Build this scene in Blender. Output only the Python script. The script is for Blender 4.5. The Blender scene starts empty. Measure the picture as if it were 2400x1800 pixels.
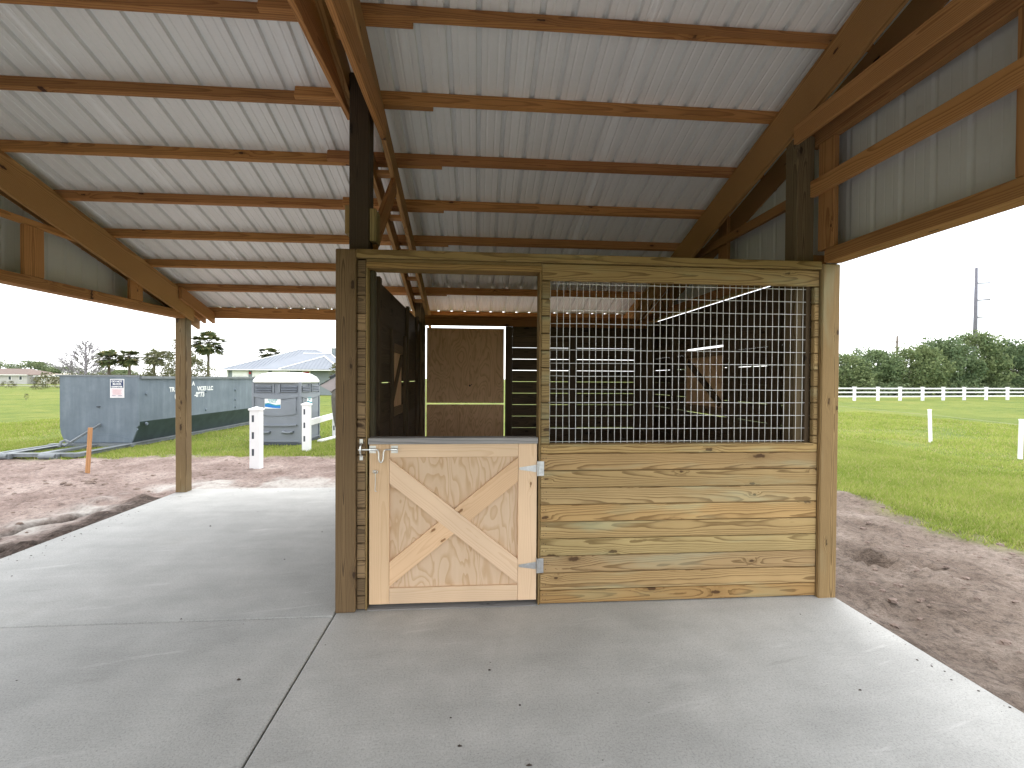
import bpy, math, random
import numpy as np
from mathutils import Matrix, Vector

random.seed(7)
rng = np.random.default_rng(11)
S = bpy.context.scene
COL = S.collection
RAD = math.radians

# ------------------------------------------------------------------ camera
cam = bpy.data.cameras.new('camera')
cam.sensor_fit = 'HORIZONTAL'; cam.sensor_width = 36.0
cam.lens = 1066.03 / 2400 * 36.0
cam.clip_start = 0.05; cam.clip_end = 3000
camo = bpy.data.objects.new('camera', cam); COL.objects.link(camo)
yaw, pitch, roll = RAD(4.3422), RAD(-0.6996), RAD(0.3553)
fw = Vector((math.sin(yaw)*math.cos(pitch), math.cos(yaw)*math.cos(pitch), math.sin(pitch)))
rt = Vector((math.cos(yaw), -math.sin(yaw), 0)); up = rt.cross(fw)
r2 = rt*math.cos(roll) + up*math.sin(roll); u2 = -rt*math.sin(roll) + up*math.cos(roll)
M = Matrix.Identity(4)
for i in range(3):
    M[i][0], M[i][1], M[i][2] = r2[i], u2[i], -fw[i]
M[0][3], M[1][3], M[2][3] = 0.9725, -3.2018, 1.6301
camo.matrix_world = M
S.camera = camo

# ------------------------------------------------------------------ world, sun, exposure
SUN_EL, SUN_AZ = 60.0, 15.0           # high veiled sun beyond the barn
W = bpy.data.worlds.new('World'); S.world = W; W.use_nodes = True
wn, wl = W.node_tree.nodes, W.node_tree.links
wn.clear()
sky = wn.new('ShaderNodeTexSky'); sky.sky_type = 'NISHITA'; sky.sun_disc = False
sky.sun_elevation = RAD(SUN_EL); sky.sun_rotation = RAD(SUN_AZ)
sky.air_density = 1.0; sky.dust_density = 1.0; sky.ozone_density = 1.0
hs = wn.new('ShaderNodeHueSaturation'); hs.inputs['Saturation'].default_value = 0.8
bg = wn.new('ShaderNodeBackground'); bg.inputs['Strength'].default_value = 0.15
wo = wn.new('ShaderNodeOutputWorld')
wtc = wn.new('ShaderNodeTexCoord')
cl = wn.new('ShaderNodeTexNoise'); cl.inputs['Scale'].default_value = 2.2; cl.inputs['Detail'].default_value = 5
cmap = wn.new('ShaderNodeMapping'); cmap.inputs['Scale'].default_value = (1, 1, 3.5)
cr = wn.new('ShaderNodeMapRange'); cr.inputs[1].default_value = 0.30; cr.inputs[2].default_value = 0.52; cr.inputs[3].default_value = 0.45; cr.inputs[4].default_value = 0.95
cm = wn.new('ShaderNodeMix'); cm.data_type = 'RGBA'; cm.inputs[7].default_value = (6.4, 6.5, 6.6, 1)     # thin bright overcast
wl.new(wtc.outputs['Generated'], cmap.inputs[0]); wl.new(cmap.outputs[0], cl.inputs['Vector']); wl.new(cl.outputs['Fac'], cr.inputs[0]); wl.new(cr.outputs[0], cm.inputs[0])
wl.new(sky.outputs[0], hs.inputs['Color']); wl.new(hs.outputs[0], cm.inputs[6]); wl.new(cm.outputs[2], bg.inputs['Color']); wl.new(bg.outputs[0], wo.inputs['Surface'])
sun = bpy.data.lights.new('sun', 'SUN'); sun.energy = 0.7; sun.angle = RAD(40); sun.color = (1.0, 0.96, 0.9)
suno = bpy.data.objects.new('sun', sun); COL.objects.link(suno)
az = RAD(SUN_AZ)
sd = Vector((math.sin(az)*math.cos(RAD(SUN_EL)), math.cos(az)*math.cos(RAD(SUN_EL)), math.sin(RAD(SUN_EL))))
suno.rotation_euler = sd.to_track_quat('Z', 'Y').to_euler(); suno.location = (0, -20, 30)
S.view_settings.view_transform = 'Standard'; S.view_settings.look = 'None'
S.view_settings.gamma = 1.0; S.view_settings.use_curve_mapping = False
S.view_settings.exposure = 1.66
S.render.engine = 'CYCLES'
S.cycles.use_denoising = True
S.cycles.use_adaptive_sampling = True; S.cycles.adaptive_threshold = 0.02
S.cycles.use_light_tree = False
S.cycles.max_bounces = 7; S.cycles.diffuse_bounces = 5; S.cycles.glossy_bounces = 3
S.cycles.transmission_bounces = 4; S.cycles.sample_clamp_indirect = 6.0
S.cycles.caustics_reflective = False; S.cycles.caustics_refractive = False

# ------------------------------------------------------------------ node helpers
class NT:
    def __init__(self, name):
        self.m = bpy.data.materials.new(name); self.m.use_nodes = True
        self.t = self.m.node_tree; self.n = self.t.nodes; self.l = self.t.links
        self.n.clear()
        self.out = self.n.new('ShaderNodeOutputMaterial')
    def node(self, t, **k):
        o = self.n.new(t)
        for a, b in k.items(): setattr(o, a, b)
        return o
    def put(self, sock, v):
        if hasattr(v, 'links') or isinstance(v, bpy.types.NodeSocket): self.l.new(v, sock)
        else:
            try: sock.default_value = v
            except Exception: sock.default_value = tuple(v) + (1.0,)
    def math(self, op, a, b=0.0, c=None, clamp=False):
        o = self.node('ShaderNodeMath', operation=op, use_clamp=clamp)
        self.put(o.inputs[0], a); self.put(o.inputs[1], b)
        if c is not None: self.put(o.inputs[2], c)
        return o.outputs[0]
    def vmath(self, op, a, b=(0, 0, 0)):
        o = self.node('ShaderNodeVectorMath', operation=op)
        self.put(o.inputs[0], a); self.put(o.inputs[1], b)
        return o.outputs[0]
    def xyz(self, v):
        o = self.node('ShaderNodeSeparateXYZ'); self.put(o.inputs[0], v); return o.outputs
    def vec(self, x, y, z):
        o = self.node('ShaderNodeCombineXYZ')
        for i, v in enumerate((x, y, z)): self.put(o.inputs[i], v)
        return o.outputs[0]
    def noise(self, v, scale, detail=3.0, rough=0.5, dist=0.0):
        o = self.node('ShaderNodeTexNoise'); self.put(o.inputs['Vector'], v)
        o.inputs['Scale'].default_value = scale; o.inputs['Detail'].default_value = detail
        o.inputs['Roughness'].default_value = rough; o.inputs['Distortion'].default_value = dist
        return o.outputs['Fac']
    def voro(self, v, scale, feature='F1'):
        o = self.node('ShaderNodeTexVoronoi', feature=feature); self.put(o.inputs['Vector'], v)
        o.inputs['Scale'].default_value = scale
        return o.outputs
    def ramp(self, f, stops, interp='LINEAR'):
        o = self.node('ShaderNodeValToRGB'); self.put(o.inputs[0], f)
        cr = o.color_ramp; cr.interpolation = interp
        while len(cr.elements) < len(stops): cr.elements.new(0.5)
        for e, (p, c) in zip(cr.elements, stops):
            e.position = p; e.color = (c, c, c, 1) if not hasattr(c, '__len__') else tuple(c)[:3] + (1,)
        return o.outputs[0]
    def mix(self, f, a, b, mode='MIX'):
        o = self.node('ShaderNodeMix', data_type='RGBA', blend_type=mode)
        self.put(o.inputs[0], f); self.put(o.inputs[6], a); self.put(o.inputs[7], b)
        return o.outputs[2]
    def step(self, v, a, b):
        o = self.node('ShaderNodeMapRange', interpolation_type='SMOOTHSTEP')
        self.put(o.inputs[0], v); o.inputs[1].default_value = a; o.inputs[2].default_value = b
        return o.outputs[0]
    def bump(self, h, strength=0.3, dist=0.01):
        o = self.node('ShaderNodeBump'); self.put(o.inputs['Height'], h)
        o.inputs['Strength'].default_value = strength; o.inputs['Distance'].default_value = dist
        return o.outputs[0]
    def pbsdf(self, col, rough=0.7, metal=0.0, normal=None, spec=0.4):
        b = self.node('ShaderNodeBsdfPrincipled')
        self.put(b.inputs['Base Color'], col); self.put(b.inputs['Roughness'], rough)
        self.put(b.inputs['Metallic'], metal); b.inputs['Specular IOR Level'].default_value = spec
        if normal is not None: self.l.new(normal, b.inputs['Normal'])
        self.l.new(b.outputs[0], self.out.inputs['Surface'])
        return b
    def objco(self): return self.node('ShaderNodeTexCoord').outputs['Object']
    def info(self): return self.node('ShaderNodeObjectInfo').outputs

def mat_plain(name, col, rough=0.6, metal=0.0, var=0.12, scale=6.0, spec=0.4, bump=0.0):
    t = NT(name); p = t.objco()
    n = t.noise(p, scale, 5, 0.6)
    c = t.mix(t.ramp(n, [(0.3, 0.0), (0.7, 1.0)]), [x*(1-var) for x in col], [min(1, x*(1+var)) for x in col])
    nm = t.bump(t.noise(p, scale*12, 3), bump, 0.004) if bump else None
    t.pbsdf(c, rough, metal, nm, spec)
    return t.m

def mat_wood(name, light, dark, knot, ring=0.011, contrast=0.8, knots=0.55, rough=0.72, stain=None, stain_amt=0.0, fine=0.25):
    """sawn pine: growth rings cut by the board, distorted round knots; grain runs along local X"""
    t = NT(name); inf = t.info(); rnd = inf['Random']; tint = inf['Color']
    p = t.objco()
    off = t.vec(t.math('MULTIPLY', rnd, 91.0), t.math('MULTIPLY', rnd, 37.0), t.math('MULTIPLY', rnd, 53.0))
    x, y, z = t.xyz(p)[:3]
    r1 = t.math('FRACT', t.math('MULTIPLY', rnd, 17.31)); r2_ = t.math('FRACT', t.math('MULTIPLY', rnd, 71.7)); r3 = t.math('FRACT', t.math('MULTIPLY', rnd, 133.3))
    px = t.math('ADD', x, t.math('MULTIPLY', rnd, 91.0))
    # knots
    kv = t.vec(t.math('MULTIPLY', px, 2.0), t.math('MULTIPLY', y, 5.5), t.math('ADD', t.math('MULTIPLY', z, 2.5), t.math('MULTIPLY', rnd, 40.0)))
    vn = t.node('ShaderNodeTexVoronoi', voronoi_dimensions='2D'); t.put(vn.inputs['Vector'], t.vmath('ADD', kv, t.vec(0.0, t.math('MULTIPLY', rnd, 40.0), 0.0))); vn.inputs['Scale'].default_value = 1.0
    vo = vn.outputs
    kd = vo['Distance']; kr = t.xyz(vo['Color'])[0]
    has = t.math('LESS_THAN', kr, knots)
    
    kd = t.math('DIVIDE', t.math('ADD', kd, t.math('MULTIPLY', t.math('SUBTRACT', t.noise(t.vmath('ADD', p, off), 45, 0), 0.5), 0.07)), t.math('ADD', 0.40, t.math('MULTIPLY', kr, 1.5)))
    infl = t.math('MULTIPLY', t.math('POWER', 2.718, t.math('MULTIPLY', t.math('MULTIPLY', kd, kd), -16.0)), has)
    # pith axis wandering along the board
    lo = t.vec(t.math('MULTIPLY', px, 0.9), t.math('MULTIPLY', rnd, 9.0), 0.0)
    w1 = t.math('SUBTRACT', t.noise(lo, 1.0, 2), 0.5)
    lo2 = t.vec(t.math('MULTIPLY', px, 1.6), t.math('ADD', t.math('MULTIPLY', rnd, 9.0), 5.0), 3.0)
    w2 = t.math('SUBTRACT', t.noise(lo2, 1.0, 2), 0.5)
    yy = t.math('ADD', t.math('ADD', y, t.math('MULTIPLY', t.math('SUBTRACT', r1, 0.5), 0.10)), t.math('MULTIPLY', w1, 0.055))
    zz = t.math('ADD', t.math('ADD', z, t.math('ADD', t.math('MULTIPLY', r2_, 0.05), 0.03)), t.math('ADD', t.math('MULTIPLY', w2, 0.028), t.math('MULTIPLY', x, t.math('MULTIPLY', t.math('SUBTRACT', r3, 0.5), 0.05))))
    rr = t.math('SQRT', t.math('ADD', t.math('MULTIPLY', yy, yy), t.math('MULTIPLY', zz, zz)))
    fv = t.vec(t.math('MULTIPLY', px, 4.0), t.math('MULTIPLY', y, 30.0), t.math('MULTIPLY', z, 30.0))
    rr = t.math('ADD', rr, t.math('MULTIPLY', t.math('SUBTRACT', t.noise(fv, 1.0, 3), 0.5), 0.006))
    rr = t.math('ADD', rr, t.math('MULTIPLY', infl, 0.014))
    ph = t.math('FRACT', t.math('DIVIDE', rr, ring))
    late = t.math('MULTIPLY', t.ramp(ph, [(0.0, 0.15), (0.55, 0.28), (0.86, 1.0), (0.97, 0.9), (1.0, 0.15)]), contrast)
    # fine pores, along the grain
    fg = t.noise(t.vec(t.math('MULTIPLY', px, 9.0), t.math('MULTIPLY', y, 260.0), t.math('MULTIPLY', z, 260.0)), 1.0, 2)
    late = t.math('ADD', late, t.math('MULTIPLY', t.math('SUBTRACT', fg, 0.5), fine), clamp=True)
    col = t.mix(late, light, dark)
    kin = t.math('MULTIPLY', t.step(kd, 0.10, 0.055), has)
    kri = t.math('MULTIPLY', t.step(kd, 0.26, 0.09), has)
    col = t.mix(t.math('MULTIPLY', kri, 0.35), col, dark)
    col = t.mix(t.math('MULTIPLY', kin, 0.9), col, knot)
    if stain is not None:
        sn = t.noise(t.vec(t.math('MULTIPLY', px, 1.1), t.math('MULTIPLY', y, 6.0), t.math('MULTIPLY', rnd, 23.0)), 1.0, 3, 0.6)
        col = t.mix(t.math('MULTIPLY', t.step(sn, 0.52, 0.74), stain_amt), col, stain)
    # board to board difference and blotches
    bl = t.noise(t.vmath('ADD', p, off), 2.2, 1)
    val = t.math('ADD', t.math('ADD', 0.78, t.math('MULTIPLY', r2_, 0.26)), t.math('MULTIPLY', bl, 0.3))
    col = t.mix(1.0, col, t.vec(val, val, val), 'MULTIPLY')
    col = t.mix(1.0, col, tint, 'MULTIPLY')
    t.pbsdf(col, rough, 0.0, t.bump(fg, 0.25, 0.002), 0.3)
    return t.m

MAT = {}
MAT['treated'] = mat_wood('treated_pine', (0.49, 0.35, 0.165), (0.215, 0.138, 0.056), (0.075, 0.038, 0.015), ring=0.0085, stain=(0.42, 0.46, 0.30), stain_amt=0.45, contrast=1.0, knots=0.52, fine=0.4)
MAT['treated_dark'] = mat_wood('treated_pine_dark', (0.20, 0.135, 0.070), (0.075, 0.048, 0.026), (0.03, 0.016, 0.008), ring=0.009, contrast=0.95)  # darker brown tone of the treated pine
MAT['stall_inner'] = mat_wood('stall_lining_pine_shaded', (0.10, 0.068, 0.038), (0.045, 0.030, 0.017), (0.02, 0.012, 0.006), ring=0.010, contrast=0.8)  # treated boards again, the stall's inner shade darkened into their colour
MAT['framing'] = mat_wood('framing_pine', (0.46, 0.228, 0.080), (0.235, 0.10, 0.031), (0.04, 0.012, 0.007), ring=0.010, contrast=0.85, knots=0.30)
MAT['door'] = mat_wood('pale_pine', (0.69, 0.51, 0.345), (0.58, 0.395, 0.24), (0.22, 0.11, 0.045), ring=0.009, contrast=0.6, knots=0.2, rough=0.6)
MAT['greyboard'] = mat_wood('weathered_grey_board', (0.36, 0.35, 0.34), (0.19, 0.185, 0.19), (0.10, 0.09, 0.085), ring=0.016, contrast=0.8, knots=0.2)
MAT['stake'] = mat_wood('stake_pine', (0.42, 0.22, 0.10), (0.30, 0.145, 0.06), (0.15, 0.07, 0.03))

def mat_ply(name, base, dark, amp=1.0):
    t = NT(name); p = t.objco(); inf = t.info(); rnd = inf['Random']
    x, y, z = t.xyz(p)[:3]
    v = t.vec(t.math('ADD', t.math('MULTIPLY', x, 0.9), t.math('MULTIPLY', rnd, 30)), t.math('MULTIPLY', y, 3.4), 0.0)
    n = t.noise(v, 1.5, 2.5, 0.45, 0.5)
    kv = t.voro(t.vec(t.math('ADD', t.math('MULTIPLY', x, 2.0), t.math('MULTIPLY', rnd, 11.0)), t.math('MULTIPLY', y, 2.6), 0.3), 1.0)
    kk = t.math('POWER', 2.718, t.math('MULTIPLY', t.math('MULTIPLY', kv['Distance'], kv['Distance']), -14.0))
    n = t.math('ADD', n, t.math('MULTIPLY', kk, 0.22))
    ph = t.math('FRACT', t.math('MULTIPLY', n, 13.0))
    late = t.ramp(ph, [(0.0, 0.1), (0.5, 0.12), (0.80, 0.75), (0.92, 0.9), (1.0, 0.1)])
    n2 = t.noise(t.vec(t.math('MULTIPLY', x, 3.0), t.math('MULTIPLY', y, 60.0), z), 1.0, 3)
    big = t.noise(t.vec(x, t.math('MULTIPLY', y, 6.0), 2.0), 1.6, 3)
    f = t.math('MULTIPLY', t.math('ADD', late, t.math('MULTIPLY', t.math('SUBTRACT', big, 0.42), 0.9)), amp, clamp=True)
    f = t.math('ADD', f, t.math('MULTIPLY', t.math('SUBTRACT', n2, 0.5), 0.25), clamp=True)
    t.pbsdf(t.mix(f, base, dark), 0.65, 0, t.bump(n2, 0.1, 0.002), 0.3)
    return t.m
MAT['ply_pale'] = mat_ply('door_plywood', (0.68, 0.51, 0.355), (0.52, 0.335, 0.185), 0.8)
MAT['ply_brown'] = mat_ply('old_plywood', (0.80, 0.52, 0.29), (0.52, 0.29, 0.14), 0.75)

def mat_concrete():
    t = NT('broom_concrete'); p = t.objco()
    x, y, z = t.xyz(p)[:3]
    a = t.noise(p, 0.55, 4, 0.55); b = t.noise(p, 2.3, 7, 0.68)
    br = t.noise(t.vec(t.math('MULTIPLY', x, 0.35), t.math('MULTIPLY', y, 3.2), 0.0), 1.6, 4, 0.6)
    br2 = t.noise(t.vec(t.math('MULTIPLY', x, 6.0), t.math('MULTIPLY', y, 130.0), 0.0), 1.0, 2)
    g = t.noise(p, 95, 3, 0.7); g2 = t.noise(p, 260, 2, 0.6)
    f = t.math('ADD', t.math('MULTIPLY', a, 0.40), t.math('ADD', t.math('MULTIPLY', b, 0.42), t.math('MULTIPLY', br, 0.22)))
    col = t.ramp(f, [(0.36, (0.335, 0.335, 0.322)), (0.48, (0.405, 0.405, 0.39)), (0.58, (0.465, 0.465, 0.448)), (0.68, (0.535, 0.533, 0.515))])
    gr = t.ramp(t.math('ADD', t.math('MULTIPLY', g, 0.6), t.math('MULTIPLY', g2, 0.4)), [(0.34, 0.55), (0.48, 0.97), (0.66, 1.15)])
    col = t.mix(0.85, col, gr, 'MULTIPLY')
    # damp blotches and rusty marks
    st = t.step(t.noise(p, 1.1, 6, 0.65), 0.56, 0.70)
    col = t.mix(t.math('MULTIPLY', st, 0.16), col, (0.30, 0.285, 0.25))
    vo = t.voro(t.vmath('ADD', p, (3.1, 0.7, 0)), 1.7)
    rd = t.math('MULTIPLY', t.step(t.math('ADD', vo['Distance'], t.math('MULTIPLY', t.noise(p, 30, 3), 0.12)), 0.13, 0.09), t.math('LESS_THAN', t.xyz(vo['Color'])[0], 0.35))
    col = t.mix(t.math('MULTIPLY', rd, 0.5), col, (0.25, 0.15, 0.12))
    sc = t.noise(t.vec(t.math('MULTIPLY', t.math('ADD', x, t.math('MULTIPLY', y, 0.5)), 1.1), t.math('MULTIPLY', t.math('SUBTRACT', y, t.math('MULTIPLY', x, 0.25)), 9.0), 1.0), 1.0, 5, 0.7)
    col = t.mix(t.math('MULTIPLY', t.step(sc, 0.60, 0.72), 0.30), col, (0.70, 0.70, 0.68))
    col = t.mix(t.math('MULTIPLY', t.step(sc, 0.40, 0.28), 0.28), col, (0.25, 0.24, 0.225))
    h = t.math('ADD', t.math('MULTIPLY', g, 0.8), t.math('MULTIPLY', br2, 0.5))
    t.pbsdf(col, 0.75, 0, t.bump(h, 0.35, 0.006), 0.35)
    return t.m
MAT['concrete'] = mat_concrete()

def mat_metal_sheet(name, col, rough=0.38, metal=0.15):
    t = NT(name); p = t.objco()
    n = t.noise(p, 3.0, 4, 0.6); s = t.noise(p, 40, 3)
    c = t.mix(t.math('ADD', t.math('MULTIPLY', n, 0.6), t.math('MULTIPLY', s, 0.4)), [v*0.92 for v in col], [min(1, v*1.06) for v in col])
    t.pbsdf(c, t.ramp(n, [(0.3, rough-0.06), (0.7, rough+0.1)]), metal, t.bump(t.noise(p, 1.2, 2), 0.08, 0.02), 0.5)
    return t.m
MAT['roof_metal'] = mat_metal_sheet('galvalume_sheet', (0.84, 0.85, 0.84), 0.36, 0.05)
MAT['siding_metal'] = mat_metal_sheet('grey_siding_sheet', (0.62, 0.645, 0.655), 0.7, 0.0)
MAT['galv'] = mat_plain('galvanized_steel', (0.62, 0.63, 0.64), 0.35, 0.85, 0.15, 40)
MAT['zinc'] = mat_plain('bright_zinc', (0.72, 0.72, 0.70), 0.28, 0.75, 0.1, 30)
MAT['wire'] = mat_plain('galvanized_wire', (0.86, 0.86, 0.85), 0.45, 0.1, 0.06, 20)
MAT['vinyl'] = mat_plain('white_vinyl', (0.82, 0.82, 0.83), 0.45, 0, 0.03, 3)
MAT['dark'] = mat_plain('dark_recess', (0.03, 0.03, 0.032), 0.9, 0, 0.2, 8)
MAT['steel_blue'] = None

def mat_dumpster():
    t = NT('blue_grey_painted_steel'); p = t.objco()
    n = t.noise(p, 1.3, 5, 0.65); s = t.noise(t.vmath('MULTIPLY', p, (6, 6, 0.7)), 1.2, 4, 0.6); r = t.noise(p, 9, 5, 0.7)
    c = t.ramp(t.math('ADD', t.math('MULTIPLY', n, 0.6), t.math('MULTIPLY', s, 0.4)), [(0.32, (0.092, 0.118, 0.145)), (0.52, (0.132, 0.164, 0.196)), (0.70, (0.185, 0.22, 0.255))])
    c = t.mix(t.math('MULTIPLY', t.step(r, 0.66, 0.76), 0.5), c, (0.16, 0.13, 0.11))
    t.pbsdf(c, 0.55, 0, t.bump(n, 0.4, 0.03), 0.4)
    return t.m
MAT['steel_blue'] = mat_dumpster()
MAT['steel_dark'] = mat_plain('dark_green_paint_and_shade', (0.035, 0.055, 0.055), 0.6, 0, 0.25, 4)
MAT['steel_grey'] = mat_plain('weathered_grey_steel', (0.155, 0.17, 0.18), 0.55, 0.1, 0.25, 6)
MAT['plastic_grey'] = mat_plain('grey_plastic', (0.19, 0.21, 0.24), 0.45, 0, 0.08, 2)
MAT['plastic_white'] = mat_plain('white_plastic', (0.80, 0.80, 0.78), 0.4, 0, 0.03, 2)
MAT['plastic_dark'] = mat_plain('dark_grey_plastic', (0.06, 0.07, 0.085), 0.55, 0, 0.1, 2)
MAT['white_paint'] = mat_plain('white_paint', (0.80, 0.80, 0.79), 0.6, 0, 0.05, 4)
MAT['navy'] = mat_plain('navy_print', (0.03, 0.045, 0.11), 0.6, 0, 0.1, 4)
MAT['pinkprint'] = mat_plain('pale_print', (0.66, 0.60, 0.62), 0.6, 0, 0.05, 4)
MAT['teal'] = mat_plain('teal_print', (0.05, 0.30, 0.33), 0.6, 0, 0.05, 4)
MAT['blueprint'] = mat_plain('blue_print', (0.02, 0.18, 0.52), 0.6, 0, 0.05, 4)
MAT['black_rubber'] = mat_plain('black_plastic', (0.02, 0.02, 0.022), 0.7, 0, 0.2, 4)
MAT['olive'] = mat_plain('dark_olive_canvas', (0.10, 0.09, 0.075), 0.8, 0, 0.2, 6)
MAT['pale_cloth'] = mat_plain('pale_cloth', (0.30, 0.27, 0.27), 0.8, 0, 0.08, 6)
MAT['red'] = mat_plain('red_paint', (0.42, 0.03, 0.04), 0.6, 0, 0.1, 4)
MAT['soil_dark'] = mat_plain('dark_soil_crumb', (0.05, 0.038, 0.03), 0.95, 0, 0.3, 60)

# ------------------------------------------------------------------ mesh helpers
WM = {}                                                     # world matrix of every object placed so far
def link(o, parent=None, world=None):
    COL.objects.link(o)
    world = world if world is not None else Matrix.Identity(4)
    WM[o.name] = world
    if parent is not None:
        o.parent = parent
        o.matrix_basis = WM[parent.name].inverted() @ world
    else:
        o.matrix_basis = world
    return o

def tag(o, label, cat, group=None):
    o['label'] = label; o['category'] = cat
    if group: o['group'] = group
    return o

def empty(name, loc, rz=0.0, parent=None):
    o = bpy.data.objects.new(name, None); o.empty_display_size = 0.2
    return link(o, parent, Matrix.Translation(loc) @ Matrix.Rotation(rz, 4, 'Z'))

def mesh_of(name, v, f, mat=None, smooth=False, mats=None, mi=None):
    me = bpy.data.meshes.new(name)
    me.from_pydata([tuple(map(float, p)) for p in v], [], [tuple(map(int, q)) for q in f]); me.update()
    for m in (mats or ([mat] if mat else [])): me.materials.append(m)
    if mi is not None: me.polygons.foreach_set('material_index', np.asarray(mi, dtype=np.int32))
    if smooth: me.polygons.foreach_set('use_smooth', np.ones(len(me.polygons), dtype=bool))
    return me

def mobj(name, v, f, mat, parent=None, world=None, smooth=False, **k):
    return link(bpy.data.objects.new(name, mesh_of(name, v, f, mat, smooth, **k)), parent, world)

_cb = {}
def cbox(l, w, t, c, mat):
    """chamfered box centred on the origin"""
    key = (round(l, 4), round(w, 4), round(t, 4), round(c, 4), mat.name)
    if key in _cb: return _cb[key]
    h = (l/2, w/2, t/2); c = min(c, min(h)*0.45)
    V, idx = [], {}
    for sx in (-1, 1):
        for sy in (-1, 1):
            for sz in (-1, 1):
                s = (sx, sy, sz)
                for a in range(3):
                    idx[s, a] = len(V)
                    V.append(tuple(s[i]*(h[i] if i == a else h[i]-c) for i in range(3)))
    F = []
    def add(q):
        P = [Vector(V[i]) for i in q]; n = (P[1]-P[0]).cross(P[2]-P[0]); ce = sum(P, Vector())/len(P)
        F.append(tuple(q) if n.dot(ce) > 0 else tuple(reversed(q)))
    for a in range(3):
        b, d = (a+1) % 3, (a+2) % 3
        for s in (-1, 1):
            q = []
            for u, v in ((-1, -1), (1, -1), (1, 1), (-1, 1)):
                t3 = [0, 0, 0]; t3[a] = s; t3[b] = u; t3[d] = v
                q.append(idx[tuple(t3), a])
            add(q)
        for u in (-1, 1):
            for v in (-1, 1):
                q = []
                for s, ax in ((-1, b), (-1, d), (1, d), (1, b)):
                    t3 = [0, 0, 0]; t3[a] = s; t3[b] = u; t3[d] = v
                    q.append(idx[tuple(t3), ax])
                add(q)
    for sx in (-1, 1):
        for sy in (-1, 1):
            for sz in (-1, 1):
                s = (sx, sy, sz); add([idx[s, 0], idx[s, 1], idx[s, 2]])
    me = mesh_of('piece', V, F, mat); _cb[key] = me
    return me

def frame(c, X, Y):
    X = Vector(X).normalized(); Y = Vector(Y); Y = (Y - X*Y.dot(X)).normalized(); Z = X.cross(Y)
    m = Matrix.Identity(4)
    for i in range(3): m[i][0], m[i][1], m[i][2], m[i][3] = X[i], Y[i], Z[i], c[i]
    return m

def box(name, parent, x0, x1, y0, y1, z0, z1, mat, axis=None, c=0.003, tint=None, wob=0.0):
    d = [x1-x0, y1-y0, z1-z0]; ce = Vector(((x0+x1)/2, (y0+y1)/2, (z0+z1)/2))
    a = axis if axis is not None else max(range(3), key=lambda i: d[i])
    rest = sorted([i for i in range(3) if i != a], key=lambda i: -d[i])
    e = lambda i: Vector([1.0 if k == i else 0.0 for k in range(3)])
    m = MAT[mat] if isinstance(mat, str) else mat
    o = bpy.data.objects.new(name, cbox(d[a], d[rest[0]], d[rest[1]], c, m))
    if tint: o.color = tuple(tint) + (1,)
    fm = frame(ce, e(a), e(rest[0]))
    if wob: fm = fm @ Matrix.Rotation(random.uniform(-wob, wob), 4, 'Z') @ Matrix.Rotation(random.uniform(-wob, wob), 4, 'Y')
    return link(o, parent, fm)

def plank(name, parent, p0, p1, w, t, wdir, mat, c=0.003, tint=None):
    p0, p1 = Vector(p0), Vector(p1)
    m = MAT[mat] if isinstance(mat, str) else mat
    o = bpy.data.objects.new(name, cbox((p1-p0).length, w, t, c, m))
    if tint: o.color = tuple(tint) + (1,)
    return link(o, parent, frame((p0+p1)/2, p1-p0, wdir))

class MB:
    """collects simple shapes into one mesh"""
    def __init__(self): self.v, self.f, self.m = [], [], []
    def add(self, V, F, mi=0):
        o = len(self.v); self.v += [tuple(p) for p in V]
        self.f += [tuple(i+o for i in q) for q in F]; self.m += [mi]*len(F)
    def box(self, x0, x1, y0, y1, z0, z1, mi=0):
        V = [(x, y, z) for x in (x0, x1) for y in (y0, y1) for z in (z0, z1)]
        self.add(V, [(0, 1, 3, 2), (4, 6, 7, 5), (0, 4, 5, 1), (2, 3, 7, 6), (0, 2, 6, 4), (1, 5, 7, 3)], mi)
    def tube(self, pts, rad, n=6, mi=0, cap=True):
        pts = [Vector(p) for p in pts]; R = rad if hasattr(rad, '__len__') else [rad]*len(pts)
        V = []; a0 = None
        for i, p in enumerate(pts):
            d = (pts[min(i+1, len(pts)-1)] - pts[max(i-1, 0)]).normalized()
            if a0 is None: a0 = d.orthogonal().normalized()
            a0 = (a0 - d*a0.dot(d)); a0 = a0.normalized() if a0.length > 1e-6 else d.orthogonal().normalized()
            b = d.cross(a0)
            for k in range(n):
                t = 2*math.pi*k/n; V.append(p + (a0*math.cos(t) + b*math.sin(t))*R[i])
        F = [(i*n+k, i*n+(k+1) % n, (i+1)*n+(k+1) % n, (i+1)*n+k) for i in range(len(pts)-1) for k in range(n)]
        if cap: F += [tuple(reversed(range(n))), tuple(range((len(pts)-1)*n, len(pts)*n))]
        self.add(V, F, mi)
    def prism(self, poly, axis, a0, a1, mi=0):
        """poly in the two other axes (in xyz order), extruded on axis"""
        def mk(u, v, w):
            q = [u, v]; q.insert(axis, w); return tuple(q)
        n = len(poly)
        V = [mk(u, v, a0) for u, v in poly] + [mk(u, v, a1) for u, v in poly]
        F = [(i, (i+1) % n, n+(i+1) % n, n+i) for i in range(n)] + [tuple(reversed(range(n))), tuple(range(n, 2*n))]
        self.add(V, F, mi)
    def build(self, name, mat, parent=None, world=None, smooth=False):
        mats = [MAT[m] if isinstance(m, str) else m for m in (mat if isinstance(mat, (list, tuple)) else [mat])]
        return mobj(name, self.v, self.f, None, parent, world, smooth, mats=mats, mi=self.m)

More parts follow.
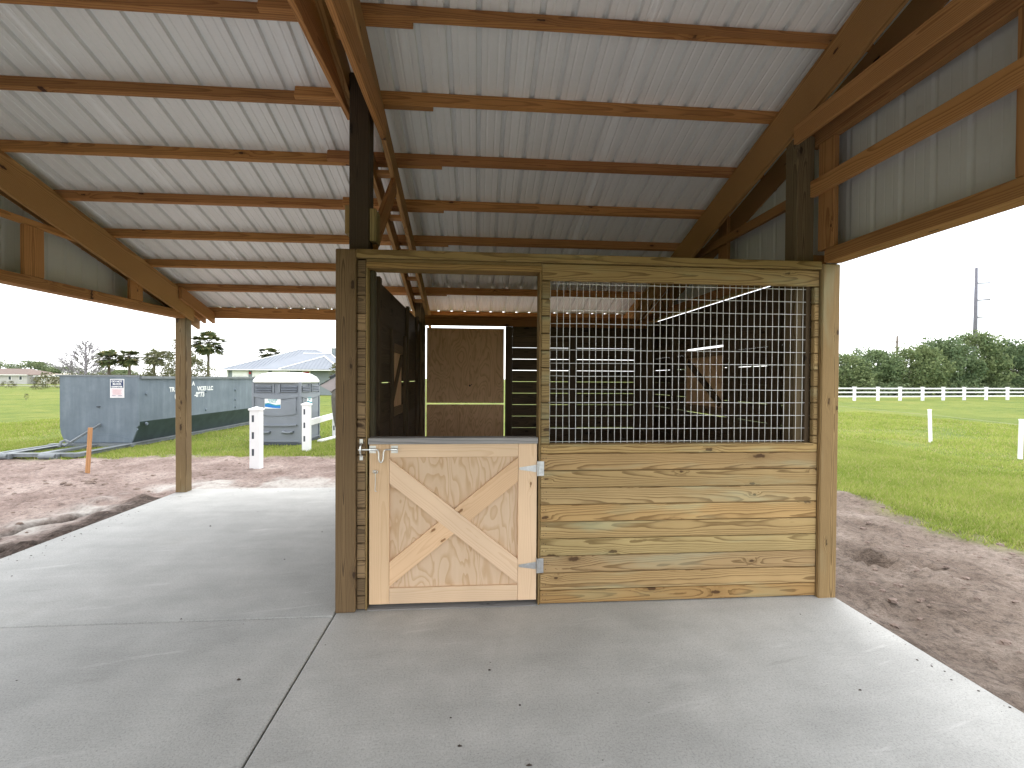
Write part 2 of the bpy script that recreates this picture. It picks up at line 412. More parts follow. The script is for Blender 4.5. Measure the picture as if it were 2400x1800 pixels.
def text_obj(name, body, size, mat, parent, loc, rot, align='CENTER', ext=0.002, bold=0.0, sx=1.0):
    cu = bpy.data.curves.new(name, 'FONT'); cu.body = body; cu.size = size; cu.extrude = ext; cu.align_x = align; cu.offset = bold
    tmp = bpy.data.objects.new(name, cu); COL.objects.link(tmp)
    bpy.context.view_layer.update()
    me = bpy.data.meshes.new_from_object(tmp.evaluated_get(bpy.context.evaluated_depsgraph_get()))
    bpy.data.objects.remove(tmp); bpy.data.curves.remove(cu)
    me.materials.clear(); me.materials.append(MAT[mat])
    o = bpy.data.objects.new(name, me)
    w = Matrix.Translation(loc) @ rot.to_4x4() @ Matrix.Diagonal((sx, 1, 1, 1))
    return link(o, parent, w)

# ------------------------------------------------------------------ numpy value noise
def vnoise(x, y, seed=0):
    xi = np.floor(x).astype(np.int64); yi = np.floor(y).astype(np.int64); fx = x-xi; fy = y-yi
    fx = fx*fx*(3-2*fx); fy = fy*fy*(3-2*fy)
    def h(a, b):
        n = (a*374761393 + b*668265263 + seed*974634777) & 0xffffffff
        n = ((n ^ (n >> 13))*1274126177) & 0xffffffff
        return ((n ^ (n >> 16)) & 0xffff)/65535.0
    return (h(xi, yi)*(1-fx)+h(xi+1, yi)*fx)*(1-fy) + (h(xi, yi+1)*(1-fx)+h(xi+1, yi+1)*fx)*fy
def fbm(x, y, oct=4, seed=0):
    a, s, t = 0.5, 0.0, 0.0
    for k in range(oct):
        s = s + a*vnoise(x*2**k, y*2**k, seed+k); t += a; a *= 0.5
    return s/t
def sstep(a, b, v):
    t = np.clip((v-a)/(b-a), 0, 1); return t*t*(3-2*t)

GZ = -0.12
def dirt_amount(x, y):
    """1 on the bare building pad, 0 in the pasture"""
    dx = np.maximum(x-6.55, -11.5-x); dy = y-7.25
    d = np.maximum(np.maximum(dx, dy), -14-y)
    d = d + (fbm(x*0.9, y*0.9, 4, 3)-0.5)*1.0 + (fbm(x*5, y*5, 2, 9)-0.5)*0.25
    return 1-sstep(-0.30, 0.22, d)
def seg_dist(x, y, pts):
    best = np.full(x.shape, 1e9)
    for (ax, ay), (bx, by) in zip(pts[:-1], pts[1:]):
        ux, uy = bx-ax, by-ay; t = np.clip(((x-ax)*ux+(y-ay)*uy)/(ux*ux+uy*uy), 0, 1)
        best = np.minimum(best, np.hypot(x-ax-ux*t, y-ay-uy*t))
    return best
TRENCH = [(-4.95, 0.95), (-4.38, 2.30), (-4.02, 3.17)]
TRENCH2 = [(-4.25, 1.0), (-3.83, 1.80)]
def slab_dist(x, y):
    dx = np.maximum(-3.25-x, x-3.667); dy = np.maximum(y-3.70, -7.6-y)
    return np.hypot(np.maximum(dx, 0), np.maximum(dy, 0)) + np.minimum(np.maximum(dx, dy), 0)
PITS = [(4.84, 0.97, .20, .11, .13), (5.16, 0.72, .14, .08, .08), (5.45, -0.25, .26, .11, .12), (4.35, 0.15, .10, .08, .05), (5.9, -0.6, .12, .07, .05), (4.55, 1.55, .10, .06, .03), (5.0, 1.35, .09, .05, .03), (6.0, 0.3, .12, .06, .03), (4.2, 1.0, .08, .06, .03), (5.7, 0.9, .1, .05, .03)]
def ground_z(x, y):
    d = dirt_amount(x, y); near = np.exp(-np.hypot(x, y)/40.0)
    z = GZ + (fbm(x*0.22, y*0.22, 3, 21)-0.5)*0.10*near
    z = z + d*((fbm(x*2.2, y*2.2, 4, 5)-0.5)*0.075 + (fbm(x*6, y*6, 2, 6)-0.5)*0.08)
    s = slab_dist(x, y)
    left = (x < -3.2)*(s < 0.9)
    z = z + left*(fbm(x*5.5, y*5.5, 3, 31)-0.45)*0.11*(1-sstep(0.55, 0.9, s))*sstep(0.0, 0.12, s)
    z = z - 0.13*np.exp(-(seg_dist(x, y, TRENCH)/0.06)**2) - 0.13*np.exp(-(seg_dist(x, y, TRENCH2)/0.07)**2)
    for (px, py, a, b, h) in PITS:
        c, sn = math.cos(0.55), math.sin(0.55); u = (x-px)*c-(y-py)*sn; v = (x-px)*sn+(y-py)*c
        z = z - h*np.exp(-((u/a)**2+(v/b)**2)**1.5) + 0.35*h*np.exp(-((np.hypot(u/a, v/b)-1.35)/0.3)**2)
    return np.where(s < 0.0, GZ-0.06, np.minimum(z, -0.025 + s*0.4))

def build_ground():
    xs = np.concatenate([-np.geomspace(900, 10.2, 40), np.arange(-10, 8.6, 0.065), np.geomspace(8.8, 900, 46)])
    ys = np.concatenate([-np.geomspace(900, 3.2, 26), np.arange(-3, 9.5, 0.065), np.geomspace(9.7, 900, 46)])
    X, Y = np.meshgrid(xs, ys); Z = ground_z(X, Y)
    nx, ny = len(xs), len(ys)
    V = np.stack([X, Y, Z], -1).reshape(-1, 3)
    i = np.arange(nx*ny).reshape(ny, nx)
    F = np.stack([i[:-1, :-1], i[:-1, 1:], i[1:, 1:], i[1:, :-1]], -1).reshape(-1, 4)
    me = bpy.data.meshes.new('ground')
    me.vertices.add(len(V)); me.vertices.foreach_set('co', V.astype(np.float32).ravel())
    me.loops.add(F.size); me.loops.foreach_set('vertex_index', F.ravel().astype(np.int32))
    me.polygons.add(len(F)); me.polygons.foreach_set('loop_start', np.arange(0, F.size, 4, dtype=np.int32))
    me.update(calc_edges=True); me.validate()
    me.polygons.foreach_set('use_smooth', np.ones(len(F), dtype=bool))
    x, y = V[:, 0], V[:, 1]; s = slab_dist(x, y)
    d = dirt_amount(x, y)
    n1 = fbm(x*1.7, y*1.7, 4, 41); n2 = fbm(x*4.5, y*4.5, 3, 47)
    inback = (y > 3.2)
    sand = ((x < -1.5)*np.exp(-((s-0.92)/0.22)**2)*sstep(0.36, 0.52, n1+0.1) + (y > 3.6)*(x > -3.4)*np.exp(-((s-0.45)/0.5)**2)*sstep(0.25, 0.45, n1+0.1*(x > 0)) + 0.8*np.exp(-(seg_dist(x, y, TRENCH)/0.22)**2)*sstep(0.35, 0.5, n2))  # band behind the stall added to bounce light onto the eave
    mud = (x < -3.0)*(1-sstep(0.42, 0.75, s+(n2-0.5)*0.5))*(y < 3.75) + 1.6*np.exp(-(seg_dist(x, y, TRENCH)/0.065)**2) + 1.6*np.exp(-(seg_dist(x, y, TRENCH2)/0.075)**2)
    mud = mud + (x > 3.6)*0.55*np.exp(-s/0.9)*(0.5+n1)
    mud = mud + 0.5*inback*(x < 0)*(1-sstep(0.1, 0.4, s+(n2-0.5)*0.4))
    right = sstep(2.0, 4.0, x)
    for nm, a in (('dirt', d), ('sand', np.clip(sand, 0, 1)), ('mud', np.clip(mud, 0, 1)), ('rightside', right)):
        at = me.attributes.new(nm, 'FLOAT', 'POINT'); at.data.foreach_set('value', a.astype(np.float32))
    t = NT('pasture_and_bare_soil'); p = t.objco()
    A = lambda n: t.node('ShaderNodeAttribute', attribute_name=n).outputs['Fac']
    x_, y_, z_ = t.xyz(p)[:3]
    # bare soil
    n = t.noise(p, 1.4, 6, 0.65); nf = t.noise(p, 16, 5, 0.7); ng = t.noise(p, 70, 3, 0.7)
    soilL = t.ramp(n, [(0.3, (0.175, 0.127, 0.110)), (0.5, (0.262, 0.200, 0.176)), (0.7, (0.365, 0.298, 0.265))])
    soilR = t.ramp(n, [(0.3, (0.125, 0.094, 0.075)), (0.5, (0.195, 0.152, 0.124)), (0.7, (0.28, 0.228, 0.192))])
    soil = t.mix(A('rightside'), soilL, soilR)
    soil = t.mix(0.8, soil, t.ramp(nf, [(0.32, 0.42), (0.5, 1.0), (0.70, 1.25)]), 'MULTIPLY')
    soil = t.mix(0.6, soil, t.ramp(ng, [(0.3, 0.5), (0.5, 1.0), (0.72, 1.25)]), 'MULTIPLY')
    soil = t.mix(t.math('MULTIPLY', A('sand'), t.ramp(nf, [(0.3, 0.5), (0.6, 1.0)])), soil, (0.47, 0.445, 0.415))
    soil = t.mix(t.math('MULTIPLY', A('mud'), t.ramp(nf, [(0.35, 1.0), (0.65, 0.62)])), soil, (0.035, 0.026, 0.020))
    # pasture
    g1 = t.noise(p, 0.16, 4, 0.6); g2 = t.noise(p, 1.3, 5, 0.65); g3 = t.noise(p, 22, 4, 0.7)
    gm = t.math('ADD', t.math('MULTIPLY', g1, 0.55), t.math('MULTIPLY', g2, 0.45))
    grass = t.ramp(gm, [(0.36, (0.085, 0.125, 0.022)), (0.50, (0.14, 0.175, 0.033)), (0.62, (0.19, 0.20, 0.046)), (0.74, (0.225, 0.205, 0.07))])
    grass = t.mix(0.8, grass, t.ramp(g3, [(0.3, 0.6), (0.5, 1.0), (0.75, 1.3)]), 'MULTIPLY')
    col = t.mix(A('dirt'), grass, soil)
    h = t.math('ADD', nf, t.math('MULTIPLY', ng, 0.5))
    t.pbsdf(col, 0.95, 0, t.bump(h, 0.9, 0.035), 0.15)
    me.materials.append(t.m)
    o = bpy.data.objects.new('ground', me); o['kind'] = 'structure'
    return link(o)
ground = build_ground()

# ------------------------------------------------------------------ concrete slab
slab = empty('concrete_floor', (0, -2, 0)); slab['kind'] = 'structure'
def slab_panel(x0, x1, y0, y1):
    mb = MB(); c = 0.008; zb = -0.35
    V = [(x0, y0, zb), (x1, y0, zb), (x1, y1, zb), (x0, y1, zb), (x0, y0, -c), (x1, y0, -c), (x1, y1, -c), (x0, y1, -c),
         (x0+c, y0+c, 0), (x1-c, y0+c, 0), (x1-c, y1-c, 0), (x0+c, y1-c, 0)]
    F = [(0, 3, 2, 1)] + [(i, (i+1) % 4, 4+(i+1) % 4, 4+i) for i in range(4)] + [(4+i, 4+(i+1) % 4, 8+(i+1) % 4, 8+i) for i in range(4)] + [(8, 9, 10, 11)]
    mb.add(V, F); mb.build('slab_panel', 'concrete', slab)
J = 0.0045
slab_panel(-3.25, 0-J, -0.038+0.0045, 3.70); slab_panel(-3.25, 0-J, -3.9, -0.038-0.0045)
slab_panel(0+J, 3.667, -3.9, 3.70)
slab_panel(-3.25, 0-J, -7.6, -3.909); slab_panel(0+J, 3.667, -7.6, -3.909)

# ------------------------------------------------------------------ barn frame
MSL = 0.306; RIDGE = -1.9

def T(y): return 3.853 - MSL*y if y >= RIDGE else 3.853 - MSL*(2*RIDGE - y)     # top of rafters
barn = empty('barn', (0, 0, 0))
tag(barn, 'open pole barn with brown timber frame and ribbed grey metal roof over concrete', 'barn')
FR = 'framing'
SL = Vector((0, 1, -MSL)).normalized(); RN = Vector((0, MSL, 1)).normalized()

def rafter(x0, x1, ya, yb, depth, mat=FR, tint=None, name='rafter', drop=0.0):
    """board in a vertical plane, top edge on the roof line, plumb cut ends"""
    mb = MB(); xm = (x0+x1)/2; ym = (ya+yb)/2; zm = (T(ya)+T(yb))/2
    X = Vector((0, yb-ya, T(yb)-T(ya))).normalized(); w = frame((xm, ym, zm), X, (0, 0, 1)); iw = w.inverted()
    V = []
    for x in (x0, x1):
        for y, dz in ((ya, -drop), (yb, -drop), (yb, -depth), (ya, -depth)):
            V.append(iw @ Vector((x, y, T(y)+dz)))
    mb.add(V, [(0, 1, 2, 3), (7, 6, 5, 4), (0, 4, 5, 1), (1, 5, 6, 2), (2, 6, 7, 3), (3, 7, 4, 0)])
    o = mb.build(name, mat, barn, w)
    if tint: o.color = tuple(tint)+(1,)
    return o
SH = 2*RIDGE; YB = -4.35                                          # the roof behind the viewer stops at YB
BR = (0.92, 1.05, 1.12)
for (x0, x1, dep, ye) in ((-3.112, -3.074, 0.318, 3.645), (-3.29, -3.252, 0.25, 4.09), (0.024, 0.062, 0.193, 4.09), (0.202, 0.24, 0.193, 4.09), (3.352, 3.39, 0.318, 3.645), (3.672, 3.71, 0.25, 4.09)):
    rafter(x0, x1, RIDGE, ye, dep, tint=BR); rafter(x0, x1, RIDGE, YB+0.04, dep, tint=BR)
for x0 in (-3.07, -3.20, 3.31, 3.42):                                   # rafter tails out to the fascia
    rafter(x0, x0+0.038, 3.30, 4.09, 0.16, name='rafter_tail')
YP = [-0.213+0.5966*k for k in range(-2, 7)]
for k, y in enumerate(YP):
    for (xa, xb, dy) in ((-3.62, 0.52+0.12*random.random(), 0.010), (-0.36-0.08*random.random(), 3.80, -0.029)):
        for m in ((0, 1) if -1.9 < y < 0.2 else (0,)):
            yy = y+dy
            s, n = SL.copy(), RN.copy()
            b = Vector((0, yy, T(yy)))
            if m: s.y *= -1; n.y *= -1; b.y = SH-b.y
            c = b + s*0.021 + n*0.048
            tn = random.uniform(0.85, 1.12)
            plank('purlin', barn, (xa, c.y, c.z), (xb, c.y, c.z), 0.096, 0.042, n, FR, tint=(tn, tn*random.uniform(0.95, 1.03), tn*random.uniform(0.9, 1.05)))
    b = Vector((0, y, T(y)-0.075))                                       # blocking between the paired rafters
    if y > -1.6: box('blocking', barn, 0.062, 0.202, y-0.045, y+0.045, T(y)-0.115, T(y)-0.077, FR, axis=0, tint=(1.1, 1.15, 1.2))
box('fascia_board', barn, -3.66, 3.83, 4.092, 4.130, 2.525, 2.690, FR)
box('fascia_board', barn, -3.66, 3.83, YB, YB+0.038, T(YB)-0.05, T(YB)+0.09, FR)
box('ridge_board', barn, -3.6, 3.8, RIDGE-0.019, RIDGE+0.019, T(RIDGE)-0.25, T(RIDGE)+0.06, FR)
# posts
def post(x, y, z1, mat='treated', tint=None, s=0.14, z0=-0.02):
    return box('post', barn, x, x+s, y, y+s, z0, z1, mat, axis=2, c=0.008, tint=tint)
PT = (0.52, 0.50, 0.52)
post(-3.25, 3.505, 2.47, tint=PT)
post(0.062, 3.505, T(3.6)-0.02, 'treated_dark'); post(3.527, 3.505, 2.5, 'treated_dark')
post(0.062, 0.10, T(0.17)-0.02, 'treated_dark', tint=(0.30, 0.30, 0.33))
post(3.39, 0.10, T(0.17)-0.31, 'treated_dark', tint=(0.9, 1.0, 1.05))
post(3.527, 0.0, 2.498, tint=(0.66, 0.62, 0.60))
for x in (-3.25, 0.062, 3.527):
    post(x, SH-0.24, T(SH-0.17)-0.02 if x == 0.062 else 2.498, tint=PT)
# ties across the aisle
box('tie_beam', barn, -0.014, 0.022, SH-0.35, 0.33, 3.565, 3.795, FR, tint=(1.02, 1.0, 0.98))
box('tie_beam', barn, 0.242, 0.278, SH-0.35, 0.30, 3.41, 3.60, FR, tint=(1.02, 1.0, 0.98))
box('tie_beam', barn, 3.314, 3.350, SH-0.06, 0.045, 3.385, 3.525, FR, tint=(1.05, 1.1, 1.15))
box('tie_beam', barn, -3.072, -3.036, SH-0.06, 0.045, 3.385, 3.525, FR)
# cleat and knee brace on the tall post
box('cleat', barn, 0.022, 0.060, 0.14, 0.24, 2.66, 2.86, 'treated', axis=2, tint=(0.75, 0.72, 0.62))
plank('knee_brace', barn, (0.222, 0.17, 2.62), (0.222, 0.95, 3.35), 0.14, 0.036, (0, -1, 1), FR, tint=(0.9, 0.85, 0.75))
box('cleat', barn, 0.204, 0.25, 0.105, 0.235, 2.60, 2.83, 'treated', axis=2, tint=(0.62, 0.62, 0.5))
# gable ends
def gable(xin, xout, side):
    g = empty('gable_wall', ((xin+xout)/2, 0, 2.5), parent=barn)
    x0, x1 = min(xin, xout), max(xin, xout); nw = 0.04
    zb = 2.50 if side > 0 else 2.44
    for ya, yb in (((3.50, 0.145), (-0.002, SH+0.14)) if side > 0 else ((3.502, SH+0.24),)):
        box('girder', g, x0, x1, min(ya, yb), max(ya, yb), zb+0.002, zb+0.10, FR, tint=(0.95, 1.0, 1.05) if side > 0 else None)
    xi0, xi1 = (xin+0.001, xin+nw) if side > 0 else (xin-nw, xin-0.001)
    def inner(nm, ya, yb, za, zc, ax, tint=None): return box(nm, g, xi0, xi1, ya, yb, za, zc, FR, axis=ax, tint=tint)
    bt = (0.82, 0.86, 0.95)
    if side > 0:
        for ya, yb, zt in ((-0.086, 0.066, 3.405), (1.33, 1.50, 3.30), (-1.36, -1.20, 3.405), (2.7, 2.8, 2.95)): inner('stud', ya, yb, zb+0.103, zt, 2, bt)
        box('girt', g, xi0-0.042, xi1-0.042, SH, 0.098, 3.02, 3.14, FR, axis=1, tint=(1.0, 1.05, 1.1))
        box('girt', g, xi0-0.042, xi1-0.042, 0.245, 2.25, 3.03, 3.11, FR, axis=1, tint=bt)
        box('girt', g, xi0, xi1+0.02, SH, 0.15, 3.41, 3.55, FR, axis=1, tint=bt)
        for ya, yb, zt in ((-3.0, -2.86, 3.405),): inner('stud', ya, yb, zb+0.103, zt, 2, bt)
    else:
        for ya, yb, zt in ((1.24, 1.43, 2.997), (2.50, 2.70, 2.78), (0.0, 0.14, 3.0), (-1.3, -1.15, 3.0), (-3.0, -2.86, 3.0)): inner('stud', ya, yb, zb+0.103, zt, 2)
        inner('girt', -3.8, 1.98, 3.0, 3.06, 1, (1.1, 1.12, 1.1))
    # ribbed sheets
    xs = xout+0.014 if side > 0 else xout-0.014
    y = 4.09
    while y > YB+0.7:
        V, prof = [], []
        for k in range(4):
            b = y-0.208*k
            prof += [(b, 0), (b-0.06, 0), (b-0.066, -0.001), (b-0.074, 0), (b-0.118, 0), (b-0.124, -0.001), (b-0.132, 0), (b-0.160, 0), (b-0.178, -0.006), (b-0.190, -0.006)]
        prof.append((y-0.832, 0))
        for (yy, h) in prof:
            for z in (zb+0.012, max(zb+0.014, T(yy)+0.06)): V.append((xs - side*h*1.0 if side > 0 else xs + h*-1.0*-1.0, yy, z))
        F = [(2*i, 2*i+2, 2*i+3, 2*i+1) for i in range(len(prof)-1)]
        mobj('siding_sheet', V, F, MAT['siding_metal'], g)
        y -= 0.832
gable(3.53, 3.667, 1); gable(-3.11, -3.25, -1)
hw_ = empty('added_shade_wall', (0, YB+0.05, 2.5), parent=barn)                # unseen wall added behind the viewer to keep purlin fronts dark
box('girder', hw_, -3.25, 3.667, YB+0.045, YB+0.145, 2.50, 2.60, FR)  # girder and sheets of the added light blocker
for k in range(9):
    box('siding_sheet', hw_, -3.62+0.81*k, -3.62+0.81*k+0.806, YB+0.040, YB+0.044, 2.50, T(YB)+0.06, 'siding_metal', axis=2, c=0.0005)

# roof sheets: one mesh, copied
def roof():
    r = empty('roof', (0, RIDGE, T(RIDGE)), parent=barn)
    Ls = math.hypot(4.17-RIDGE, MSL*(4.17-RIDGE))
    prof = []
    for k in range(4):
        b = 0.208*k
        prof += [(b, 0), (b+0.022, 0), (b+0.028, 0.0032), (b+0.036, 0.0032), (b+0.042, 0), (b+0.078, 0), (b+0.086, 0.032), (b+0.114, 0.032), (b+0.122, 0), (b+0.158, 0), (b+0.164, 0.0032), (b+0.172, 0.0032), (b+0.178, 0)]
    prof.append((0.834, 0.0))
    V = []
    for (x, h) in prof: V += [(x, 0, h), (x, Ls, h)]
    F = [(2*i, 2*i+2, 2*i+3, 2*i+1) for i in range(len(prof)-1)]
    me = mesh_of('roof_sheet', V, F, MAT['roof_metal'])
    Lb = (RIDGE-YB+0.06)*math.hypot(1, MSL)
    V2 = [(x, 0 if i % 2 == 0 else Lb, h) for i, (x, _, h) in enumerate(V)]
    me2 = mesh_of('roof_sheet', V2, F, MAT['roof_metal'])
    for m in (0, 1):
        for k in range(9):
            x = -3.706+0.832*k
            o = bpy.data.objects.new('roof_sheet', me if m == 0 else me2)
            if m == 0:
                w = frame((x, 4.17, T(4.17)+0.0985*1.046), (1, 0, 0), (0, -1, MSL))
            else:
                w = frame((x+0.834, YB-0.06, T(YB-0.06)+0.0985*1.046), (-1, 0, 0), (0, 1, MSL))
            # stagger the overlaps by a hair
            w = w @ Matrix.Translation((0, 0, 0.0012*(k % 2)))
            # local Z must point up
            if (w.to_3x3() @ Vector((0, 0, 1))).z < 0: w = w @ Matrix.Diagonal((1, 1, -1, 1))
            link(o, r, w)
    mb = MB(); z = T(RIDGE)+0.13
    mb.prism([(RIDGE-0.3, z-0.30*MSL), (RIDGE, z), (RIDGE+0.3, z-0.30*MSL), (RIDGE+0.3, z-0.30*MSL+0.004), (RIDGE, z+0.004), (RIDGE-0.3, z-0.30*MSL+0.004)], 0, -3.70, 3.78)
    mb.build('ridge_cap', 'roof_metal', r)
roof()

# ------------------------------------------------------------------ horse stall
stall = empty('horse_stall', (1.83, 0.05, 0))
tag(stall, 'horse stall of tan treated boards with half door and wire mesh window', 'stall')
FZ = [0.004, 0.102, 0.226, 0.349, 0.473, 0.596, 0.720, 0.843, 0.967, 1.090, 1.157]
def fboard(par, x0, x1, z0, z1, mat='treated', tint=None, y0=0.030, y1=0.068):
    dy = random.uniform(-0.0012, 0.0012)
    return box('board', par, x0, x1, y0+dy, y1+dy, z0+0.0022, z1-0.0022, mat, axis=0, c=0.0055, tint=tint)
fwall = empty('front_wall', (1.83, 0.05, 0), parent=stall)
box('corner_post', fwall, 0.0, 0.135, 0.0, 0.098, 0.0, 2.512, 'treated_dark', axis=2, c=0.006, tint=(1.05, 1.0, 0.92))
for i in range(len(FZ)-1):
    fboard(fwall, 1.427, 3.525, FZ[i], FZ[i+1], tint=((0.90, 0.95, 0.93) if i == 3 else (0.88, 0.76, 0.64) if i == 0 else (random.uniform(.88, 1.05), random.uniform(.86, 1.0), random.uniform(.82, .98))))
z = 1.157; k = 0
ZS = [1.157] + [1.2135+0.1235*i for i in range(9)] + [2.330]
for a, b in zip(ZS[:-1], ZS[1:]):
    tn = random.uniform(0.55, 0.85)
    fboard(fwall, 1.427, 1.490, a, b, tint=(tn, tn, tn*0.95)); fboard(fwall, 3.487, 3.525, a, b, tint=(0.85, 0.82, 0.8))
fboard(fwall, 1.427, 3.525, 2.332, 2.455, tint=(0.85, 0.82, 0.74))
ZS = [0.004] + [0.102+0.1235*i for i in range(20)]
for a, b in zip(ZS[:-1], ZS[1:]):
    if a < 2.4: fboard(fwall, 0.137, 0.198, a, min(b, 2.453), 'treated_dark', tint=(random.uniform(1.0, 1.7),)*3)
box('top_rail', fwall, 0.137, 3.525, 0.006, 0.060, 2.457, 2.515, 'treated', c=0.004, tint=(0.62, 0.60, 0.52))
box('header_board', fwall, 0.20, 1.427, 0.030, 0.068, 2.431, 2.4555, 'treated', tint=(0.55, 0.52, 0.45))
box('jamb', fwall, 0.199, 0.2065, 0.028, 0.17, 0.0, 2.43, 'treated', axis=2, c=0.002, tint=(0.8, 0.78, 0.7))
box('jamb', fwall, 1.4125, 1.425, 0.028, 0.17, 0.0, 2.43, 'treated', axis=2, c=0.002, tint=(0.65, 0.6, 0.52))
box('jamb', fwall, 0.200, 1.425, 0.026, 0.17, 2.392, 2.430, 'treated', axis=0, c=0.002, tint=(0.75, 0.66, 0.52))
box('jamb', fwall, 0.209, 0.240, 0.10, 0.17, 0.0, 2.39, 'stall_inner', axis=2, tint=(0.8, 1.0, 1.05))
box('sill', fwall, 1.49, 3.487, 0.020, 0.110, 1.142, 1.158, 'treated', axis=0, tint=(0.8, 0.78, 0.72))
box('threshold', fwall, 0.21, 1.41, 0.02, 0.16, 0.001, 0.006, 'greyboard', axis=0, c=0.003)
# studs behind the boards
for xs_ in (1.49, 3.449): box('stud', fwall, xs_ if xs_ > 2 else 1.430, xs_+0.038 if xs_ > 2 else 1.486, 0.070, 0.16, 0.0, 2.45, 'stall_inner', axis=2)
# nail heads along the jamb end of the boards
mb = MB()
for i in range(len(FZ)-1):
    for xx in (1.447, 1.470):
        for q in range(2):
            zz = FZ[i]+(FZ[i+1]-FZ[i])*(0.3+0.42*q)+random.uniform(-.008, .008); x_ = xx+random.uniform(-.004, .004)
            mb.tube([(x_, 0.0315, zz), (x_, 0.0278, zz)], 0.0028, 6)
mb.build('nail_heads', 'dark', fwall)['kind'] = 'stuff'

# wire mesh window: each wire a piece
wm = empty('mesh_panel', (2.49, 0.075, 1.75), parent=stall)
nv = 42
vm = None
for i in range(nv):
    x = 1.497+i*(3.480-1.497)/(nv-1)
    mb = MB(); mb.tube([(random.uniform(-.0015, .0015), 0, z) for z in (-0.60, -0.3, 0, 0.3, 0.60)], 0.0022, 6)
    mb.build('wire', 'wire', wm, Matrix.Translation((x, 0.078, 1.745)), smooth=True)
for i in range(13):
    z = 1.172+i*0.0955
    mb = MB(); mb.tube([(u, 0, random.uniform(-.002, .002)) for u in np.linspace(-1.0, 1.0, 9)], 0.0022, 6)
    mb.build('wire', 'wire', wm, Matrix.Translation((2.488, 0.0733, z)), smooth=True)

# half door
door = empty('stall_door', (0.81, 0.05, 0.0), parent=stall)
def dbox(n, x0, x1, y0, y1, z0, z1, ax, mat='door', c=0.002, tint=None): return box(n, door, x0, x1, y0, y1, z0, z1, mat, axis=ax, c=c, tint=tint)
dbox('plywood_panel', 0.226, 1.396, 0.057, 0.072, 0.04, 1.16, 2, 'ply_pale', 0.001)
dbox('stile', 0.222, 0.359, 0.036, 0.0565, 0.036, 1.164, 2, tint=(0.97, 0.93, 0.86))
dbox('stile', 1.268, 1.402, 0.036, 0.0565, 0.036, 1.164, 2, tint=(1.04, 1.03, 1.02))
dbox('rail', 0.3605, 1.2665, 0.0365, 0.0565, 1.070, 1.164, 0)
dbox('rail', 0.3605, 1.2665, 0.0365, 0.0565, 0.036, 0.147, 0)
dbox('top_cap', 0.216, 1.406, 0.018, 0.108, 1.1655, 1.209, 0, 'greyboard')
dbox('rail', 0.226, 1.396, 0.074, 0.10, 0.04, 0.16, 0); dbox('rail', 0.222, 1.396, 0.074, 0.10, 1.04, 1.163, 0)
def brace(poly, y0, y1, tint):
    c = sum((Vector((a, 0, b)) for a, b in poly), Vector())/len(poly)
    d = Vector((poly[1][0]-poly[0][0], 0, poly[1][1]-poly[0][1]))
    w = frame((c.x, (y0+y1)/2, c.z), d, d.cross(Vector((0, 1, 0)))); iw = w.inverted()
    n = len(poly); V = [iw @ Vector((a, y, b)) for y in (y0, y1) for a, b in poly]
    F = [(i, (i+1) % n, n+(i+1) % n, n+i) for i in range(n)] + [tuple(reversed(range(n))), tuple(range(n, 2*n))]
    o = mobj('brace', V, F, MAT['door'], door, w); o.color = tint+(1,)
brace([(0.361, 1.059), (1.2665, 0.334), (1.2665, 0.160), (0.361, 0.889)], 0.034, 0.0560, (1.0, 1.0, 1.02))
def cut(t): return (0.361+(1.2665-0.361)*t)
LB = lambda x, o: o + (x-0.361)*(1.066-0.332)/(1.2665-0.361)
UA = lambda x, o: o - (x-0.361)*(1.059-0.334)/(1.2665-0.361)
# the other diagonal is two pieces butted against the first
def xs_int(lo, uo):                                  # lower-diag offset lo meets upper-diag offset uo
    k1 = (1.066-0.332)/(1.2665-0.361); k2 = (1.059-0.334)/(1.2665-0.361)
    return 0.361 + (uo-lo)/(k1+k2)
a1, a2 = xs_int(0.332, 0.889), xs_int(0.160, 0.889); b1, b2 = xs_int(0.332, 1.059), xs_int(0.160, 1.059)
brace([(0.361, 0.332), (a1-.001, LB(a1-.001, 0.332)), (a2-.001, LB(a2-.001, 0.160)), (0.361, 0.160)], 0.0355, 0.0562, (0.97, 0.90, 0.82))
brace([(b1+.001, LB(b1+.001, 0.332)), (1.2665, 1.066), (1.2665, 0.894), (b2+.001, LB(b2+.001, 0.160))], 0.0355, 0.0562, (0.97, 0.90, 0.82))
# hinges
for zc in (0.985, 0.285):
    mb = MB()
    mb.prism([(1.275, zc-0.008), (1.275, zc+0.008), (1.398, zc+0.026), (1.398, zc-0.026)], 1, 0.0325, 0.0358)
    mb.box(1.416, 1.452, 0.0262, 0.0292, zc-0.052, zc+0.052)
    for q in range(5):
        za = zc-0.052+q*0.0212
        mb.tube([(1.408, 0.0285, za), (1.408, 0.0285, za+0.0196)], 0.0078, 10)
    for (sx, sz, sy) in ((1.30, 0, .0325), (1.36, .013, .0325), (1.36, -.013, .0325), (1.325, 0, .0325), (1.435, .038, .0262), (1.441, .014, .0262), (1.441, -.014, .0262), (1.435, -.038, .0262)):
        mb.tube([(sx, sy+0.001, zc+sz), (sx, sy-0.0025, zc+sz)], 0.0042, 8)
    mb.build('hinge', 'galv', door)
